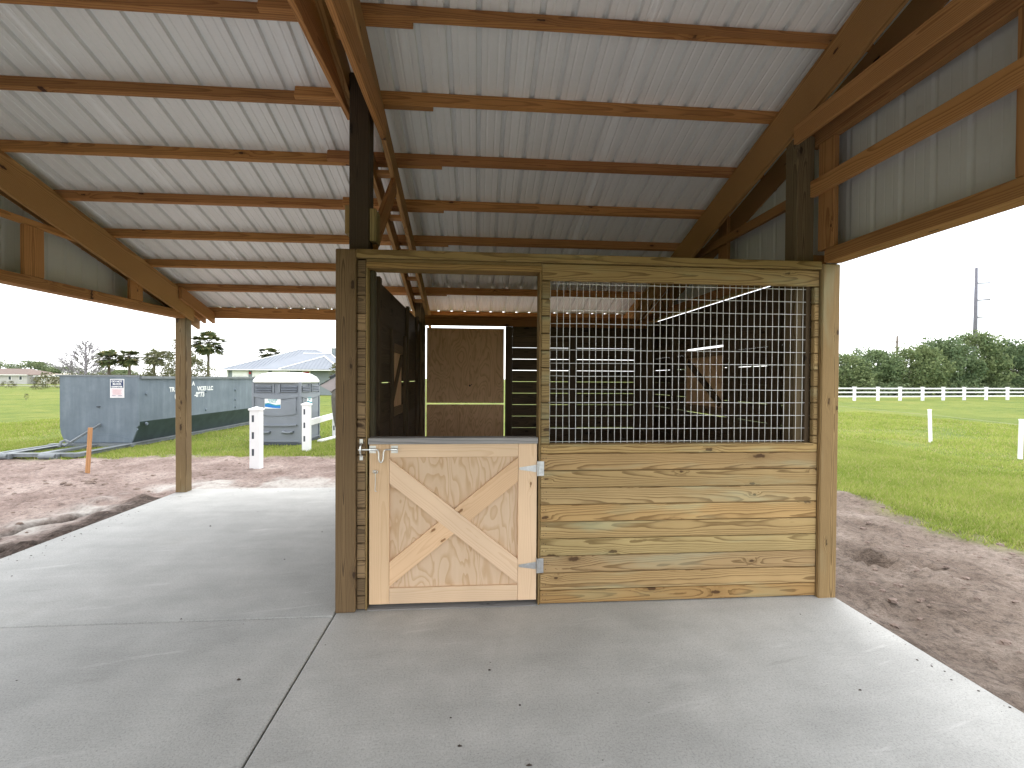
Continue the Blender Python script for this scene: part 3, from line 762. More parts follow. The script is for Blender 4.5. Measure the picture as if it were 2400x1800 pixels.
# slide bolt with its U handle, the keeper on the wall, the hook
mb = MB(); zc = 1.128
for xa in (0.222, 0.372):
    mb.box(xa, xa+0.046, 0.0335, 0.0358, zc-0.026, zc+0.026)
    mb.tube([(xa+0.003, 0.024, zc), (xa+0.043, 0.024, zc)], 0.0095, 10)
    for dz in (-.019, .019):
        for dx in (.008, .038): mb.tube([(xa+dx, 0.034, zc+dz), (xa+dx, 0.0305, zc+dz)], 0.0045, 8)
pts = [(0.150, 0.022, zc), (0.275, 0.022, zc), (0.283, 0.022, zc-0.004), (0.289, 0.020, zc-0.02), (0.291, 0.016, zc-0.065), (0.297, 0.014, zc-0.082), (0.306, 0.013, zc-0.088), (0.315, 0.014, zc-0.082), (0.321, 0.016, zc-0.065), (0.323, 0.020, zc-0.02), (0.329, 0.022, zc-0.004), (0.337, 0.022, zc), (0.41, 0.022, zc)]
mb.tube(pts, 0.0055, 10)
mb.build('slide_bolt', 'zinc', door, smooth=False)
mb = MB()
mb.box(0.158, 0.180, 0.0262, 0.0295, zc+0.042, zc+0.074); mb.box(0.158, 0.180, 0.0262, 0.0295, zc-0.074, zc-0.042)
mb.tube([(0.169, 0.027, zc+0.045), (0.167, 0.012, zc+0.025), (0.165, 0.008, zc), (0.166, 0.012, zc-0.025), (0.169, 0.027, zc-0.045)], 0.0065, 8)
mb.build('bolt_keeper', 'zinc', fwall)
mb = MB()
mb.tube([(0.258, 0.036, 0.975), (0.258, 0.022, 0.975)], 0.004, 8)
mb.tube([(0.258+0.009*math.cos(a), 0.022, 0.975+0.009*math.sin(a)) for a in np.linspace(0, 6.28, 12)], 0.0028, 6)
mb.tube([(0.272+0.009*math.cos(a), 0.024, 0.972+0.009*math.sin(a)) for a in np.linspace(0, 6.28, 12)], 0.0028, 6)
mb.tube([(0.266, 0.020, 0.966), (0.268, 0.018, 0.92), (0.266, 0.019, 0.87), (0.264, 0.020, 0.845), (0.268, 0.021, 0.836), (0.276, 0.022, 0.838)], 0.0028, 6)
mb.build('hook_and_eye', 'zinc', door)

# side and back walls of the stall
IN = 'stall_inner'
def wall_x(par, x0, x1, ya, yb, zs, hole, gaps, mat=IN):
    for i in range(len(zs)-1):
        g0, g1 = gaps.get(i, 0.0006), gaps.get(i+1, 0.0006)
        a, b = zs[i]+g0, zs[i+1]-g1
        spans = [(ya, yb, a, b)]
        if hole and b > hole[2] and a < hole[3]:
            spans = [(ya, hole[0], a, b), (hole[1], yb, a, b)]
            if a < hole[2]: spans.append((hole[0]+0.001, hole[1]-0.001, a, hole[2]))
            if b > hole[3]: spans.append((hole[0]+0.001, hole[1]-0.001, hole[3], b))
        tn = random.uniform(0.8, 1.2)
        for (p, q, a_, b_) in spans:
            box('board', par, x0, x1, p, q, a_, b_, mat, axis=1, c=0.003, tint=(tn, tn, tn))
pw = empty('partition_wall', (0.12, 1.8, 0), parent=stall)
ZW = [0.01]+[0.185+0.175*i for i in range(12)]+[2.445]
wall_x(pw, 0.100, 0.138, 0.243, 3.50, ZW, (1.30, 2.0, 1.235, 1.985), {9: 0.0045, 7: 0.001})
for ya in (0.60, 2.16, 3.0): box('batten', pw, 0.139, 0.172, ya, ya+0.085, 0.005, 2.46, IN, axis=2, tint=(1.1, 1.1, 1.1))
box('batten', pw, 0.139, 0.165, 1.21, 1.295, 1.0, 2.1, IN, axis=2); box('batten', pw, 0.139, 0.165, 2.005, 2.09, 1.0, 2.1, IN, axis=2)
def shutter(par, x0, sgn, ya, yb, za, zb, tint=None):
    sh = empty('shutter', (x0, (ya+yb)/2, za), parent=par)
    return sh
# shutters: a plywood leaf in the opening with a Z brace
def leaf(x, ya, yb, za, zb, inner):
    s = empty('window_shutter', (x, (ya+yb)/2, za), parent=stall)
    d = 1 if inner > 0 else -1
    box('panel', s, x-0.006, x+0.006, ya, yb, za, zb, 'ply_brown', axis=2, c=0.001)
    xa, xb = sorted((x+d*0.0065, x+d*0.024))
    for z0, z1 in ((za, za+0.09), (zb-0.09, zb)): box('rail', s, xa, xb, ya, yb, z0, z1, 'stall_inner', axis=1, c=0.002, tint=(2.2, 2.1, 2.0))
    xm = (xa+xb)/2
    plank('brace', s, (xm, ya+0.06, za+0.13), (xm, yb-0.06, zb-0.13), 0.09, xb-xa, (0, -1, 1), 'stall_inner', tint=(1.3, 1.25, 1.2))
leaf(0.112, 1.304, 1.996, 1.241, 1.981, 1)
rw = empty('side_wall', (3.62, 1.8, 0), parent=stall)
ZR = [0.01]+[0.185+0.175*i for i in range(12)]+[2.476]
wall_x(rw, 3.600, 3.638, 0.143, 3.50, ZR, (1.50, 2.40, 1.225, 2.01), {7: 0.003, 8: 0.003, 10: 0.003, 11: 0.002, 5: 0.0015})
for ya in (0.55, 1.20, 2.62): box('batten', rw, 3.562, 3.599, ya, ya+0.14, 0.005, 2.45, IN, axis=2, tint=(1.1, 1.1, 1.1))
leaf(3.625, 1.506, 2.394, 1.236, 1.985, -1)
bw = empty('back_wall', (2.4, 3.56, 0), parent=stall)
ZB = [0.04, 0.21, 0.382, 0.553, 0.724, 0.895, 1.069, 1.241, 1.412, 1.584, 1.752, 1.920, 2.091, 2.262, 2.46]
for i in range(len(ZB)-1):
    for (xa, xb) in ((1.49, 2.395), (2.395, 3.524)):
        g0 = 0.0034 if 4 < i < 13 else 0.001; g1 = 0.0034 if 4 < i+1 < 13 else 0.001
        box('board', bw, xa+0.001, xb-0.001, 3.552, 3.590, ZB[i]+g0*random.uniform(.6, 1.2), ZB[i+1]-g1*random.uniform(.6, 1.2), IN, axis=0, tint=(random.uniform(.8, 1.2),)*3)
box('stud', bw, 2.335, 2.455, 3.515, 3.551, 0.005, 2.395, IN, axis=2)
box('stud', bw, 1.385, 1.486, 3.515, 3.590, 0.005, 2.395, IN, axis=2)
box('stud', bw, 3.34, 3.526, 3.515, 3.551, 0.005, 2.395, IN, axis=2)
box('header_beam', bw, 0.204, 3.525, 3.508, 3.546, 2.398, 2.548, FR, axis=0, tint=(0.8, 0.75, 0.7))
bd = empty('back_door', (0.8, 3.60, 0.02), parent=stall)
box('upper_leaf', bd, 0.223, 1.366, 3.595, 3.611, 1.262, 2.372, 'ply_brown', axis=2, c=0.002)
box('lower_leaf', bd, 0.223, 1.366, 3.595, 3.611, 0.03, 1.238, 'ply_brown', axis=2, c=0.002, tint=(0.95, 0.95, 0.95))
for za, zb in ((1.262, 1.36), (2.25, 2.352), (1.14, 1.238), (0.03, 0.14)): box('rail', bd, 0.25, 1.36, 3.612, 3.632, za, zb, 'framing', axis=0)
mb = MB(); mb.tube([(0.86, 3.5955, 1.52), (0.86, 3.5935, 1.52)], 0.014, 10); mb.tube([(0.885, 3.5955, 1.535), (0.885, 3.5935, 1.535)], 0.008, 10)
mb.build('knot_hole', 'dark', bd)

# dirt crumbs on the floor
def crumbs():
    mb = MB(); R = random.Random(5)
    for i in range(46):
        x = R.uniform(-3.0, 3.5); y = R.uniform(-2.3, 2.8) if x < -0.1 else R.uniform(-2.2, -0.15)
        s = 0.003+0.010*R.random()**3; a = R.uniform(0, 6.28); n = 7; e = R.uniform(0.4, 1.0)
        V = [(x, y, s*0.8)]
        for k in range(n):
            t = a+6.283*k/n; q = s*R.uniform(0.7, 1.3)
            V.append((x+q*math.cos(t), y+q*e*math.sin(t), 0.0012))
        mb.add(V, [(0, 1+k, 1+(k+1) % n) for k in range(n)])
    for i in range(420):
        e = abs(R.gauss(0, 0.16))
        k = R.random()
        if k < 0.4: x, y = -3.24+e, R.uniform(0.2, 3.6)
        elif k < 0.6: x, y = R.uniform(-3.1, -0.1), 3.69-e
        elif k < 0.68: x, y = 3.655-e*0.4, R.uniform(-1.9, -0.1)
        else: continue
        s = 0.002+0.006*R.random()**2; n = 5
        V = [(x, y, s*0.7)]+[(x+s*R.uniform(.7, 1.4)*math.cos(1.257*q), y+s*math.sin(1.257*q), 0.0012) for q in range(n)]
        mb.add(V, [(0, 1+q, 1+(q+1) % n) for q in range(n)])
    o = mb.build('dirt_crumbs', 'soil_dark'); o['kind'] = 'stuff'
    tag(o, 'small dark crumbs of soil scattered on the concrete floor', 'dirt')
crumbs()
# ------------------------------------------------------------------ roll-off dumpster
def dumpster():
    D = empty('dumpster', (-8.28, 8.72, GZ), RAD(-1.6))
    tag(D, 'long blue-grey steel roll-off dumpster standing on skid rails on the grass', 'dumpster')
    wm = WM[D.name]
    # local frame: x across (-0.92..0.92), y along, z up from the ground
    L = 6.0; hw = 0.915; zt = 1.72; zb = 0.106
    def B(mb, name, mat, par=D): return mb.build(name, mat, par, wm)
    mb = MB()
    sec = [(-hw, zt), (-hw, 0.62), (-hw+0.20, zb), (hw-0.20, zb), (hw, 0.62), (hw, zt), (hw-0.03, zt), (hw-0.03, 0.63), (hw-0.22, zb+0.03), (-hw+0.22, zb+0.03), (-hw+0.03, 0.63), (-hw+0.03, zt)]
    n = len(sec); V = [(x, 0.012, z) for x, z in sec]+[(x, L, z) for x, z in sec]
    F = [(i, (i+1) % n, n+(i+1) % n, n+i) for i in range(n)]; mi = [0]*n
    mb.add(V, F); 
    mb.m = [1 if i in (1, 3) else 0 for i in range(n)]  # sloping lower sides: dark green with their shade painted in
    B(mb, 'body', ['steel_blue', 'steel_dark'])
    # end plate with clipped lower corners and a dished lower edge
    mb = MB()
    poly = [(-hw-0.01, zt+0.02), (-hw-0.012, 0.50), (-hw+0.015, 0.33), (-hw+0.11, zb), (hw-0.16, zb), (hw-0.02, 0.43), (hw-0.045, 0.47), (hw+0.012, 0.53), (hw+0.005, zt+0.005)]
    mb.prism(poly, 1, -0.03, 0.01)
    ep = B(mb, 'end_plate', 'steel_blue')
    mb = MB()
    arc = [(-0.72, zb+0.005)]+[(0.80*math.sin(a), zb+0.005+0.21*math.cos(a)) for a in np.linspace(-1.1, 1.25, 10)]+[(0.77, zb+0.005)]
    mb.prism(arc, 1, -0.045, -0.031); B(mb, 'stiffener', 'steel_blue', D)
    mb = MB(); mb.box(-hw-0.10, hw, -0.05, 0.03, zt+0.021, zt+0.055); B(mb, 'rim', 'steel_grey')
    mb = MB(); mb.box(hw-0.02, hw+0.055, 0.035, L, zt-0.035, zt+0.03); B(mb, 'rim', 'steel_grey')
    mb = MB(); mb.box(-hw-0.055, -hw+0.02, 0.035, L, zt-0.035, zt+0.03); B(mb, 'rim', 'steel_grey')
    mb = MB(); mb.prism([(-hw, zt), (-hw, 0.62), (-hw+0.20, zb), (hw-0.20, zb), (hw, 0.62), (hw, zt)], 1, L, L+0.04); B(mb, 'rear_gate', 'steel_blue')
    # skid frame
    fy0 = -1.62
    for xx in (-0.66, 0.78):
        mb = MB()
        xo = xx
        mb.box(xo-0.05, xo+0.05, fy0, L, 0.015, 0.085); mb.box(xo-0.08, xo+0.08, fy0, L, 0.085, 0.10)
        B(mb, 'skid_rail', 'steel_grey')
    mb = MB(); mb.box(-0.98, -0.86, fy0+0.02, -0.06, 0.04, 0.095); B(mb, 'skid_rail', 'steel_grey')
    for ya in (fy0, -0.22):
        mb = MB(); mb.box(-1.04, 0.90, ya-0.002, ya+0.13, 0.03, 0.104); B(mb, 'cross_member', 'steel_grey')
    mb = MB(); mb.box(-0.08, 0.10, fy0+0.13, -0.22, 0.04, 0.095); B(mb, 'cross_member', 'steel_grey')
    for xc in (-0.62, 0.34):
        mb = MB(); mb.tube([(xc-0.18, fy0-0.06, 0.05), (xc+0.14, fy0-0.06, 0.05)], 0.055, 14); mb.box(xc-0.22, xc-0.18, fy0-0.08, fy0, 0.0, 0.10); mb.box(xc+0.14, xc+0.18, fy0-0.08, fy0, 0.0, 0.10)
        B(mb, 'roller', 'steel_grey')
    mb = MB(); mb.tube([(-0.02, -1.05, 0.16), (0.0, -1.02, 0.27), (0.05, -0.98, 0.30), (0.10, -0.98, 0.27), (0.11, -0.98, 0.24)], 0.03, 8); B(mb, 'pull_hook', 'steel_grey')
    mb = MB(); mb.tube([(0.02, -0.035, 0.56), (-0.05, -0.90, 0.15)], 0.032, 4); B(mb, 'strut', 'steel_grey')
    mb = MB(); mb.box(-0.06, 0.03, -0.05, -0.03, 0.985, 1.0); B(mb, 'slot', 'dark', ep)
    for (y, z) in ((0.24, 1.31), (0.24, 0.55+0.0), (1.35, 0.95), (2.65, 1.30), (2.65, 0.74), (4.25, 1.30), (4.25, 0.98), (4.25, 0.72), (5.5, 1.30), (5.5, 0.72)):
        mb = MB(); mb.tube([(hw-0.001, y, z), (hw+0.03, y, z)], [0.05, 0.035], 10); B(mb, 'bolt_head', 'steel_blue')
    # warning sign
    cx = 0.43; sg = MB(); sg.box(cx-0.165, cx+0.165, -0.040, -0.031, 1.215, 1.675)
    so = B(sg, 'warning_sign', 'white_paint', ep)
    mb = MB(); mb.box(cx-0.15, cx+0.15, -0.0425, -0.0402, 1.455, 1.66); mb.build('sign_field', 'navy', ep, wm)
    mb = MB(); mb.box(cx-0.15, cx+0.15, -0.0425, -0.0402, 1.23, 1.445); mb.build('sign_field', 'pinkprint', ep, wm)
    RX = Matrix.Rotation(RAD(90), 3, 'X')
    for s, z in (('DO NOT', 1.597), ('BLOCK', 1.533), ('DUMPSTER', 1.469)):
        text_obj('lettering', s, 0.062 if s != 'DUMPSTER' else 0.052, 'white_paint', ep, wm @ Vector((cx, -0.0432, z)), wm.to_3x3() @ RX, bold=0.002)
    mb = MB()
    for k in range(5): mb.box(cx-0.11+0.01*(k % 2), cx+0.11-0.012*(k % 3), -0.0437, -0.0427, 1.405-0.026*k, 1.412-0.026*k)
    mb.build('small_print', 'red', ep, wm)['kind'] = 'stuff'
    mb = MB()
    for xa in (-0.12, 0.03): mb.box(cx+xa, cx+xa+0.085, -0.0437, -0.0427, 1.262, 1.272)
    mb.build('arrow_mark', 'navy', ep, wm)
    # stencilled name on the long side (what the barn post leaves in view)
    RS = Matrix.Rotation(RAD(90), 3, 'Z') @ RX
    for s, y, z, sz in (('A', 2.06, 1.49, 0.17), ('TR', 1.17, 1.335, 0.17), ('VICES LLC', 2.62, 1.335, 0.17), ('(', 1.30, 1.15, 0.19), ('-0973', 2.34, 1.15, 0.20)):
        text_obj('lettering', s, sz, 'white_paint', D, wm @ Vector((hw+0.003, y, z)), wm.to_3x3() @ RS, bold=0.006)
dumpster()

# ------------------------------------------------------------------ portable toilet
def toilet():
    Tt = empty('portable_toilet', (-4.155, 9.55, GZ), RAD(-1.5))
    tag(Tt, 'large grey plastic portable toilet with white domed roof beside the dumpster', 'portable toilet')
    wm = WM[Tt.name]; hx, hy, h = 0.61, 0.66, 1.62
    B = lambda mb, n, m, p=Tt, s=False: mb.build(n, m, p, wm, s)
    mb = MB(); mb.prism([(-hx+0.02, -hy+0.02), (hx-0.02, -hy+0.02), (hx-0.02, hy-0.02), (-hx+0.02, hy-0.02)], 2, 0.02, h); B(mb, 'body', 'plastic_grey')
    mb = MB(); mb.prism([(-hx-0.02, -hy-0.03), (hx+0.02, -hy-0.03), (hx+0.02, hy+0.03), (-hx-0.02, hy+0.03)], 2, 0.0, 0.06); B(mb, 'base_skid', 'plastic_dark')
    # bulging panels: front faces -y, side faces +x
    def panel(face, u0, u1, z0, z1, sag0, sag1, thick, name):
        mb = MB(); n = 12; pr = []
        for k in range(n+1):
            u = u0+(u1-u0)*k/n; q = 1-(2*k/n-1)**2
            pr.append((u, z0-sag0*q, z1-sag1*q))
        V = []
        for (u, a, b) in pr:
            for off in (0.0, thick):
                for z in (a, b):
                    V.append((u, -hy+0.02-off, z) if face == 'f' else (hx-0.02+off, u, z))
        F = []
        for k in range(n):
            i = 4*k; j = i+4
            F += [(i+2, j+2, j+3, i+3), (i, i+2+0, j+2, j), (i+1, j+1, j+3, i+3)]
        F += [(0, 1, 3, 2), (4*n, 4*n+2, 4*n+3, 4*n+1)]
        mb.add(V, F); B(mb, name, 'plastic_grey')
    for face, a in (('f', hx), ('s', hy)):
        panel(face, -a+0.05, a-0.05, 1.24, 1.33, 0.06, 0.03, 0.030, 'moulded_band')
        panel(face, -a+0.12, a-0.12, 0.80, 1.22, 0.05, 0.06, 0.022, 'moulded_panel')
        panel(face, -a+0.10, a-0.10, 0.50, 0.53, 0.015, 0.015, 0.05, 'moulded_band')
        panel(face, -a+0.02, a-0.02, 0.08, 0.11, 0.0, 0.0, 0.035, 'moulded_band')
        for sgn in (-1, 1):
            c = sgn*a*0.52; w = a*0.34
            mb = MB()
            if face == 'f': mb.box(c-w, c+w, -hy+0.008, -hy+0.019, 1.36, 1.53)
            else: mb.box(hx-0.019, hx-0.008, c-w, c+w, 1.36, 1.53)
            B(mb, 'vent_recess', 'plastic_dark')
            for k in range(4):
                z = 1.375+0.042*k; mb = MB()
                if face == 'f': mb.prism([(-hy+0.008, z), (-hy-0.022, z), (-hy+0.008, z+0.026)], 0, c-w+0.01, c+w-0.01)
                else: mb.prism([(hx-0.008, z), (hx+0.022, z), (hx-0.008, z+0.026)], 1, c-w+0.01, c+w-0.01)
                B(mb, 'louvre', 'plastic_grey')
        for sgn in (-1, 1):
            mb = MB(); c = sgn*a*0.125
            if face == 'f': mb.box(c-0.02, c+0.02, -hy-0.012, -hy+0.018, 1.345, 1.57)
            else: mb.box(hx-0.018, hx+0.012, c-0.02, c+0.02, 1.345, 1.57)
            B(mb, 'moulded_band', 'plastic_grey')
    for sx in (-1, 1):
        for sy in (-1, 1):
            mb = MB(); mb.box(sx*hx-0.05 if sx > 0 else -hx-0.004, hx+0.004 if sx > 0 else -hx+0.05, hy-0.05 if sy > 0 else -hy-0.004, hy+0.004 if sy > 0 else -hy+0.05, 0.06, h-0.01)
            B(mb, 'corner_post', 'plastic_grey')
    for c in (-0.30, 0.28):
        mb = MB(); y = -hy+0.02
        mb.tube([(c-0.12, y, 0.335), (c-0.11, y-0.05, 0.335), (c-0.06, y-0.055, 0.325), (c+0.06, y-0.055, 0.325), (c+0.11, y-0.05, 0.335), (c+0.12, y, 0.335)], [0.035, 0.036, 0.026, 0.026, 0.036, 0.035], 8)
        B(mb, 'handle', 'plastic_grey', Tt, True)
    # domed roof: stacked rings of a rounded square
    rings = [(1.60, 1.07, 0), (1.625, 1.085, 0), (1.67, 1.075, 0), (1.76, 0.98, 0.0), (1.835, 0.80, 0.0), (1.87, 0.55, 0), (1.88, 0.25, 0)]
    V, F = [], []; n = 32
    for (z, s, _) in rings:
        for k in range(n):
            t = 2*math.pi*k/n; cx, sy = math.cos(t), math.sin(t); e = 0.32
            V.append((math.copysign(abs(cx)**e, cx)*hx*s, math.copysign(abs(sy)**e, sy)*hy*s, z))
    for i in range(len(rings)-1):
        for k in range(n): F.append((i*n+k, i*n+(k+1) % n, (i+1)*n+(k+1) % n, (i+1)*n+k))
    F += [tuple(reversed(range(n))), tuple(range((len(rings)-1)*n, len(rings)*n))]
    mb = MB(); mb.add(V, F); B(mb, 'roof', 'plastic_white', Tt, True)
    mb = MB(); mb.tube([(hx-0.07, -hy+0.13, 1.70), (hx-0.07, -hy+0.13, 1.80)], 0.05, 10); B(mb, 'vent_pipe', 'plastic_white')
    # stickers
    def sticker(world, w, hgt):
        s = MB(); s.box(-w/2, w/2, -0.004, 0, 0, hgt); so = s.build('sticker', 'white_paint', Tt, world)
        m = MB(); pl = [(-w/2+.004, hgt*.18), (0, hgt*.06), (w/2-.004, hgt*.02), (w/2-.004, hgt*.34), (w*.2, hgt*.30), (0, hgt*.40), (-w*.25, hgt*.52), (-w/2+.004, hgt*.46)]
        m.prism(pl, 1, -0.0052, -0.0042); m.build('wave', 'blueprint', so, world)
        m = MB(); pl = [(-w/2+.004, hgt*.40), (-w*.2, hgt*.46), (0, hgt*.34), (w*.25, hgt*.26), (w/2-.004, hgt*.30), (w/2-.004, hgt*.42), (w*.2, hgt*.38), (0, hgt*.46), (-w*.25, hgt*.58), (-w/2+.004, hgt*.52)]
        m.prism(pl, 1, -0.0064, -0.0054); m.build('wave', 'teal', so, world)
        R = world.to_3x3() @ Matrix.Rotation(RAD(90), 3, 'X')
        for s_, z in (('DOODIE', 0.80), ('CALLS', 0.62)):
            text_obj('lettering', s_, hgt*0.21, 'teal', so, world @ Vector((0, -0.0055, hgt*z)), R, bold=0.001, sx=1.15*w/0.40)
    sticker(wm @ Matrix.Translation((-0.09, -hy-0.003, 0.94)), 0.40, 0.25)
    sticker(wm @ Matrix.Translation((hx+0.003, -0.10, 0.98)) @ Matrix.Rotation(RAD(90), 4, 'Z'), 0.34, 0.25)
toilet()

# ------------------------------------------------------------------ white vinyl fence beginnings
def vinyl_post(parent, x, y, h, w, name='post'):
    z = GZ-0.02
    mb = MB(); mb.box(x-w/2, x+w/2, y-w/2, y+w/2, z, z+h-0.06); p = mb.build(name, 'vinyl', parent)
    mb = MB(); c = w/2+0.018
    mb.box(x-c, x+c, y-c, y+c, z+h-0.06, z+h-0.03)
    V = [(x-c, y-c, z+h-0.03), (x+c, y-c, z+h-0.03), (x+c, y+c, z+h-0.03), (x-c, y+c, z+h-0.03), (x, y, z+h+0.01)]
    mb.add(V, [(0, 1, 4), (1, 2, 4), (2, 3, 4), (3, 0, 4)])
    mb.build('cap', 'vinyl', p)
    for zz in (0.24, 0.56, 0.88):
        mb = MB(); mb.box(x-0.045, x-0.005, y-w/2-0.002, y-w/2+0.01, z+zz*h/1.18+0.02, z+zz*h/1.18+0.15); mb.build('rail_slot_shade', 'dark' if False else 'plastic_dark', p)  # dark plate on the face, stands for shade inside the open slot
    return p
lp = empty('fence_post', (-3.27, 5.82, GZ))
tag(lp, 'lone white vinyl fence post in the bare soil in front of the toilet', 'fence post')
vinyl_post(lp, -3.27, 5.90, 1.19, 0.175)
vf = empty('vinyl_fence', (-3.05, 8.9, GZ))
tag(vf, 'unfinished white vinyl fence with a single rail right of the toilet', 'fence')
vinyl_post(vf, -3.05, 7.88, 1.17, 0.16); vinyl_post(vf, -3.10, 10.25, 1.15, 0.15)
plank('rail', vf, (-3.052, 7.96, 0.54), (-3.098, 10.17, 0.54), 0.15, 0.045, (0, 0, 1), 'vinyl')
plank('rail', vf, (-3.10, 10.33, 0.50), (-3.2, 12.6, 0.50), 0.15, 0.045, (0, 0, 1), 'vinyl')
plank('rail', vf, (-3.20, 9.2, -0.06), (-2.7, 12.0, -0.06), 0.13, 0.05, (1, 0, 0), 'vinyl')

# survey stake
stk = plank('survey_stake', None, (-6.06, 5.56, GZ-0.15), (-6.03, 5.60, 0.69), 0.066, 0.03, (1, 0, 0), 'stake')
tag(stk, 'bare orange wooden stake driven into the soil in front of the dumpster', 'stake')

# covered equipment half hidden by the stall corner post
ce = empty('covered_equipment', (-2.42, 8.6, GZ))
tag(ce, 'dark olive rounded equipment with a pale hood, mostly hidden behind stall corner post', 'equipment')
mb = MB(); prof = [(0.06, 0.0), (0.10, 0.25), (0.19, 0.52), (0.245, 0.80), (0.27, 1.05), (0.28, 1.25), (0.25, 1.42), (0.14, 1.52), (0.03, 1.55)]; n = 20
V = [(-2.42+r*math.cos(6.2832*k/n), 8.6+r*math.sin(6.2832*k/n), GZ+z) for r, z in prof for k in range(n)]
mb.add(V, [(i*n+k, i*n+(k+1) % n, (i+1)*n+(k+1) % n, (i+1)*n+k) for i in range(len(prof)-1) for k in range(n)]+[tuple(range((len(prof)-1)*n, len(prof)*n))])
mb.build('body', 'olive', ce, smooth=True)
mb = MB(); mb.prism([(-2.93, 1.42), (-2.72, 1.58), (-2.45, 1.70), (-2.45, 1.42), (-2.66, 1.28), (-2.74, 1.32)], 1, 8.42, 8.62); mb.build('hood', 'pale_cloth', ce)
plank('trim', ce, (-2.94, 8.41, 1.43), (-2.45, 8.41, 1.715), 0.018, 0.015, (0, 0, 1), 'steel_dark')
mb = MB(); mb.tube([(-2.70, 8.5, 1.62), (-2.52, 8.5, 1.70)], 0.045, 10); mb.build('grip', 'black_rubber', ce)

# ------------------------------------------------------------------ wire pasture fence on the right
for (x, y, h, lean, lb) in ((13.75, 8.70, 0.95, -0.05, 'thin leaning white plastic pasture post, the one farther into the grass'), (13.24, 6.18, 0.90, 0.02, 'thin white plastic pasture post at the right edge of the grass')):
    o = empty('pasture_post', (x, y, GZ)); tag(o, lb, 'fence post', 'thin pasture posts')
    mb = MB(); mb.box(-0.03, 0.03, -0.03, 0.03, -0.1, h-0.03); mb.box(-0.036, 0.036, -0.036, 0.036, h-0.03, h)
    mb.build('shaft', 'vinyl', o, Matrix.Translation((x, y, GZ)) @ Matrix.Rotation(lean, 4, 'Y'))
MAT['wall_cord'] = mat_plain('pale_cord', (0.30, 0.31, 0.22), 0.8, 0, 0.1, 5)
mb = MB(); pts = [(14.9, 14.4), (14.2, 11.0), (13.72, 8.65), (13.22, 6.14), (12.7, 3.6)]
mb.tube([(x, y, GZ+0.80-0.03*(i % 2)) for i, (x, y) in enumerate(pts)], 0.0035, 5)
tag(mb.build('rope', 'wall_cord'), 'thin pale cord strung between the plastic pasture posts', 'cord')

# long white board fence
pf = empty('pasture_fence', (45, 35.3, GZ)); tag(pf, 'long white three-rail fence crossing the pasture in front of the trees', 'fence')
fx = [30.9, 33.55, 35.85, 38.1, 40.6, 43.2, 45.9, 48.6, 51.3, 54.2, 57.2, 60.4, 63.6]
fy = [33.6, 33.85, 33.98, 34.15, 34.5, 35.05, 35.6, 36.0, 36.4, 36.9, 37.5, 38.1, 38.8]
for x, y in zip(fx, fy):
    mb = MB(); w = 0.085
    mb.box(x-w, x+w, y-w, y+w, GZ-0.05, GZ+1.17); mb.box(x-w-.03, x+w+.03, y-w-.03, y+w+.03, GZ+1.17, GZ+1.22); mb.build('post', 'vinyl', pf)
for i in range(len(fx)-1):
    for z in (0.37, 0.73, 1.07):
        plank('rail', pf, (fx[i]+0.1, fy[i], GZ+z), (fx[i+1]-0.1, fy[i+1], GZ+z), 0.12, 0.05, (0, 0, 1), 'vinyl')

# ------------------------------------------------------------------ foliage
def mat_leaf(name, dark, light, trans=0.25, dry=None):
    t = NT(name); g = t.node('ShaderNodeNewGeometry'); rnd = g.outputs['Random Per Island']
    n = t.ramp(t.noise(t.objco(), 0.7, 4), [(0.32, 0.0), (0.68, 1.0)])
    f = t.math('ADD', t.math('MULTIPLY', rnd, 0.55), t.math('MULTIPLY', n, 0.5), clamp=True)
    c = t.mix(f, dark, light)
    if dry is not None: c = t.mix(t.math('MULTIPLY', t.math('GREATER_THAN', rnd, 0.82), 0.8), c, dry)
    c = t.mix(1.0, c, t.info()['Color'], 'MULTIPLY')
    d = t.node('ShaderNodeBsdfDiffuse'); tr = t.node('ShaderNodeBsdfTranslucent'); m = t.node('ShaderNodeMixShader')
    t.put(d.inputs[0], c); t.put(tr.inputs[0], c); m.inputs[0].default_value = trans
    t.l.new(d.outputs[0], m.inputs[1]); t.l.new(tr.outputs[0], m.inputs[2]); t.l.new(m.outputs[0], t.out.inputs['Surface'])
    return t.m
MAT['leaf'] = mat_leaf('broad_leaf', (0.072, 0.112, 0.062), (0.265, 0.30, 0.16))
MAT['leaf_oak'] = mat_leaf('oak_leaf', (0.075, 0.085, 0.05), (0.22, 0.21, 0.12))
MAT['leaf_palm'] = mat_leaf('palm_frond', (0.05, 0.075, 0.035), (0.16, 0.18, 0.08), 0.2, (0.24, 0.19, 0.09))
MAT['grass'] = mat_leaf('grass_blade', (0.19, 0.265, 0.045), (0.40, 0.44, 0.12), 0.4, (0.44, 0.39, 0.19))
MAT['bark'] = mat_plain('bark', (0.13, 0.105, 0.085), 0.9, 0, 0.3, 8)
MAT['bark_pale'] = mat_plain('pale_twigs', (0.26, 0.24, 0.26), 0.9, 0, 0.2, 8)

def np_mesh(name, V, F, mat):
    """V (n,3) array, F (m,k) array"""
    me = bpy.data.meshes.new(name); k = F.shape[1]
    me.vertices.add(len(V)); me.vertices.foreach_set('co', np.ascontiguousarray(V, dtype=np.float32).ravel())
    me.loops.add(F.size); me.loops.foreach_set('vertex_index', F.astype(np.int32).ravel())
    me.polygons.add(len(F)); me.polygons.foreach_set('loop_start', np.arange(0, F.size, k, dtype=np.int32))
    me.update(calc_edges=True)
    me.materials.append(mat)
    return me

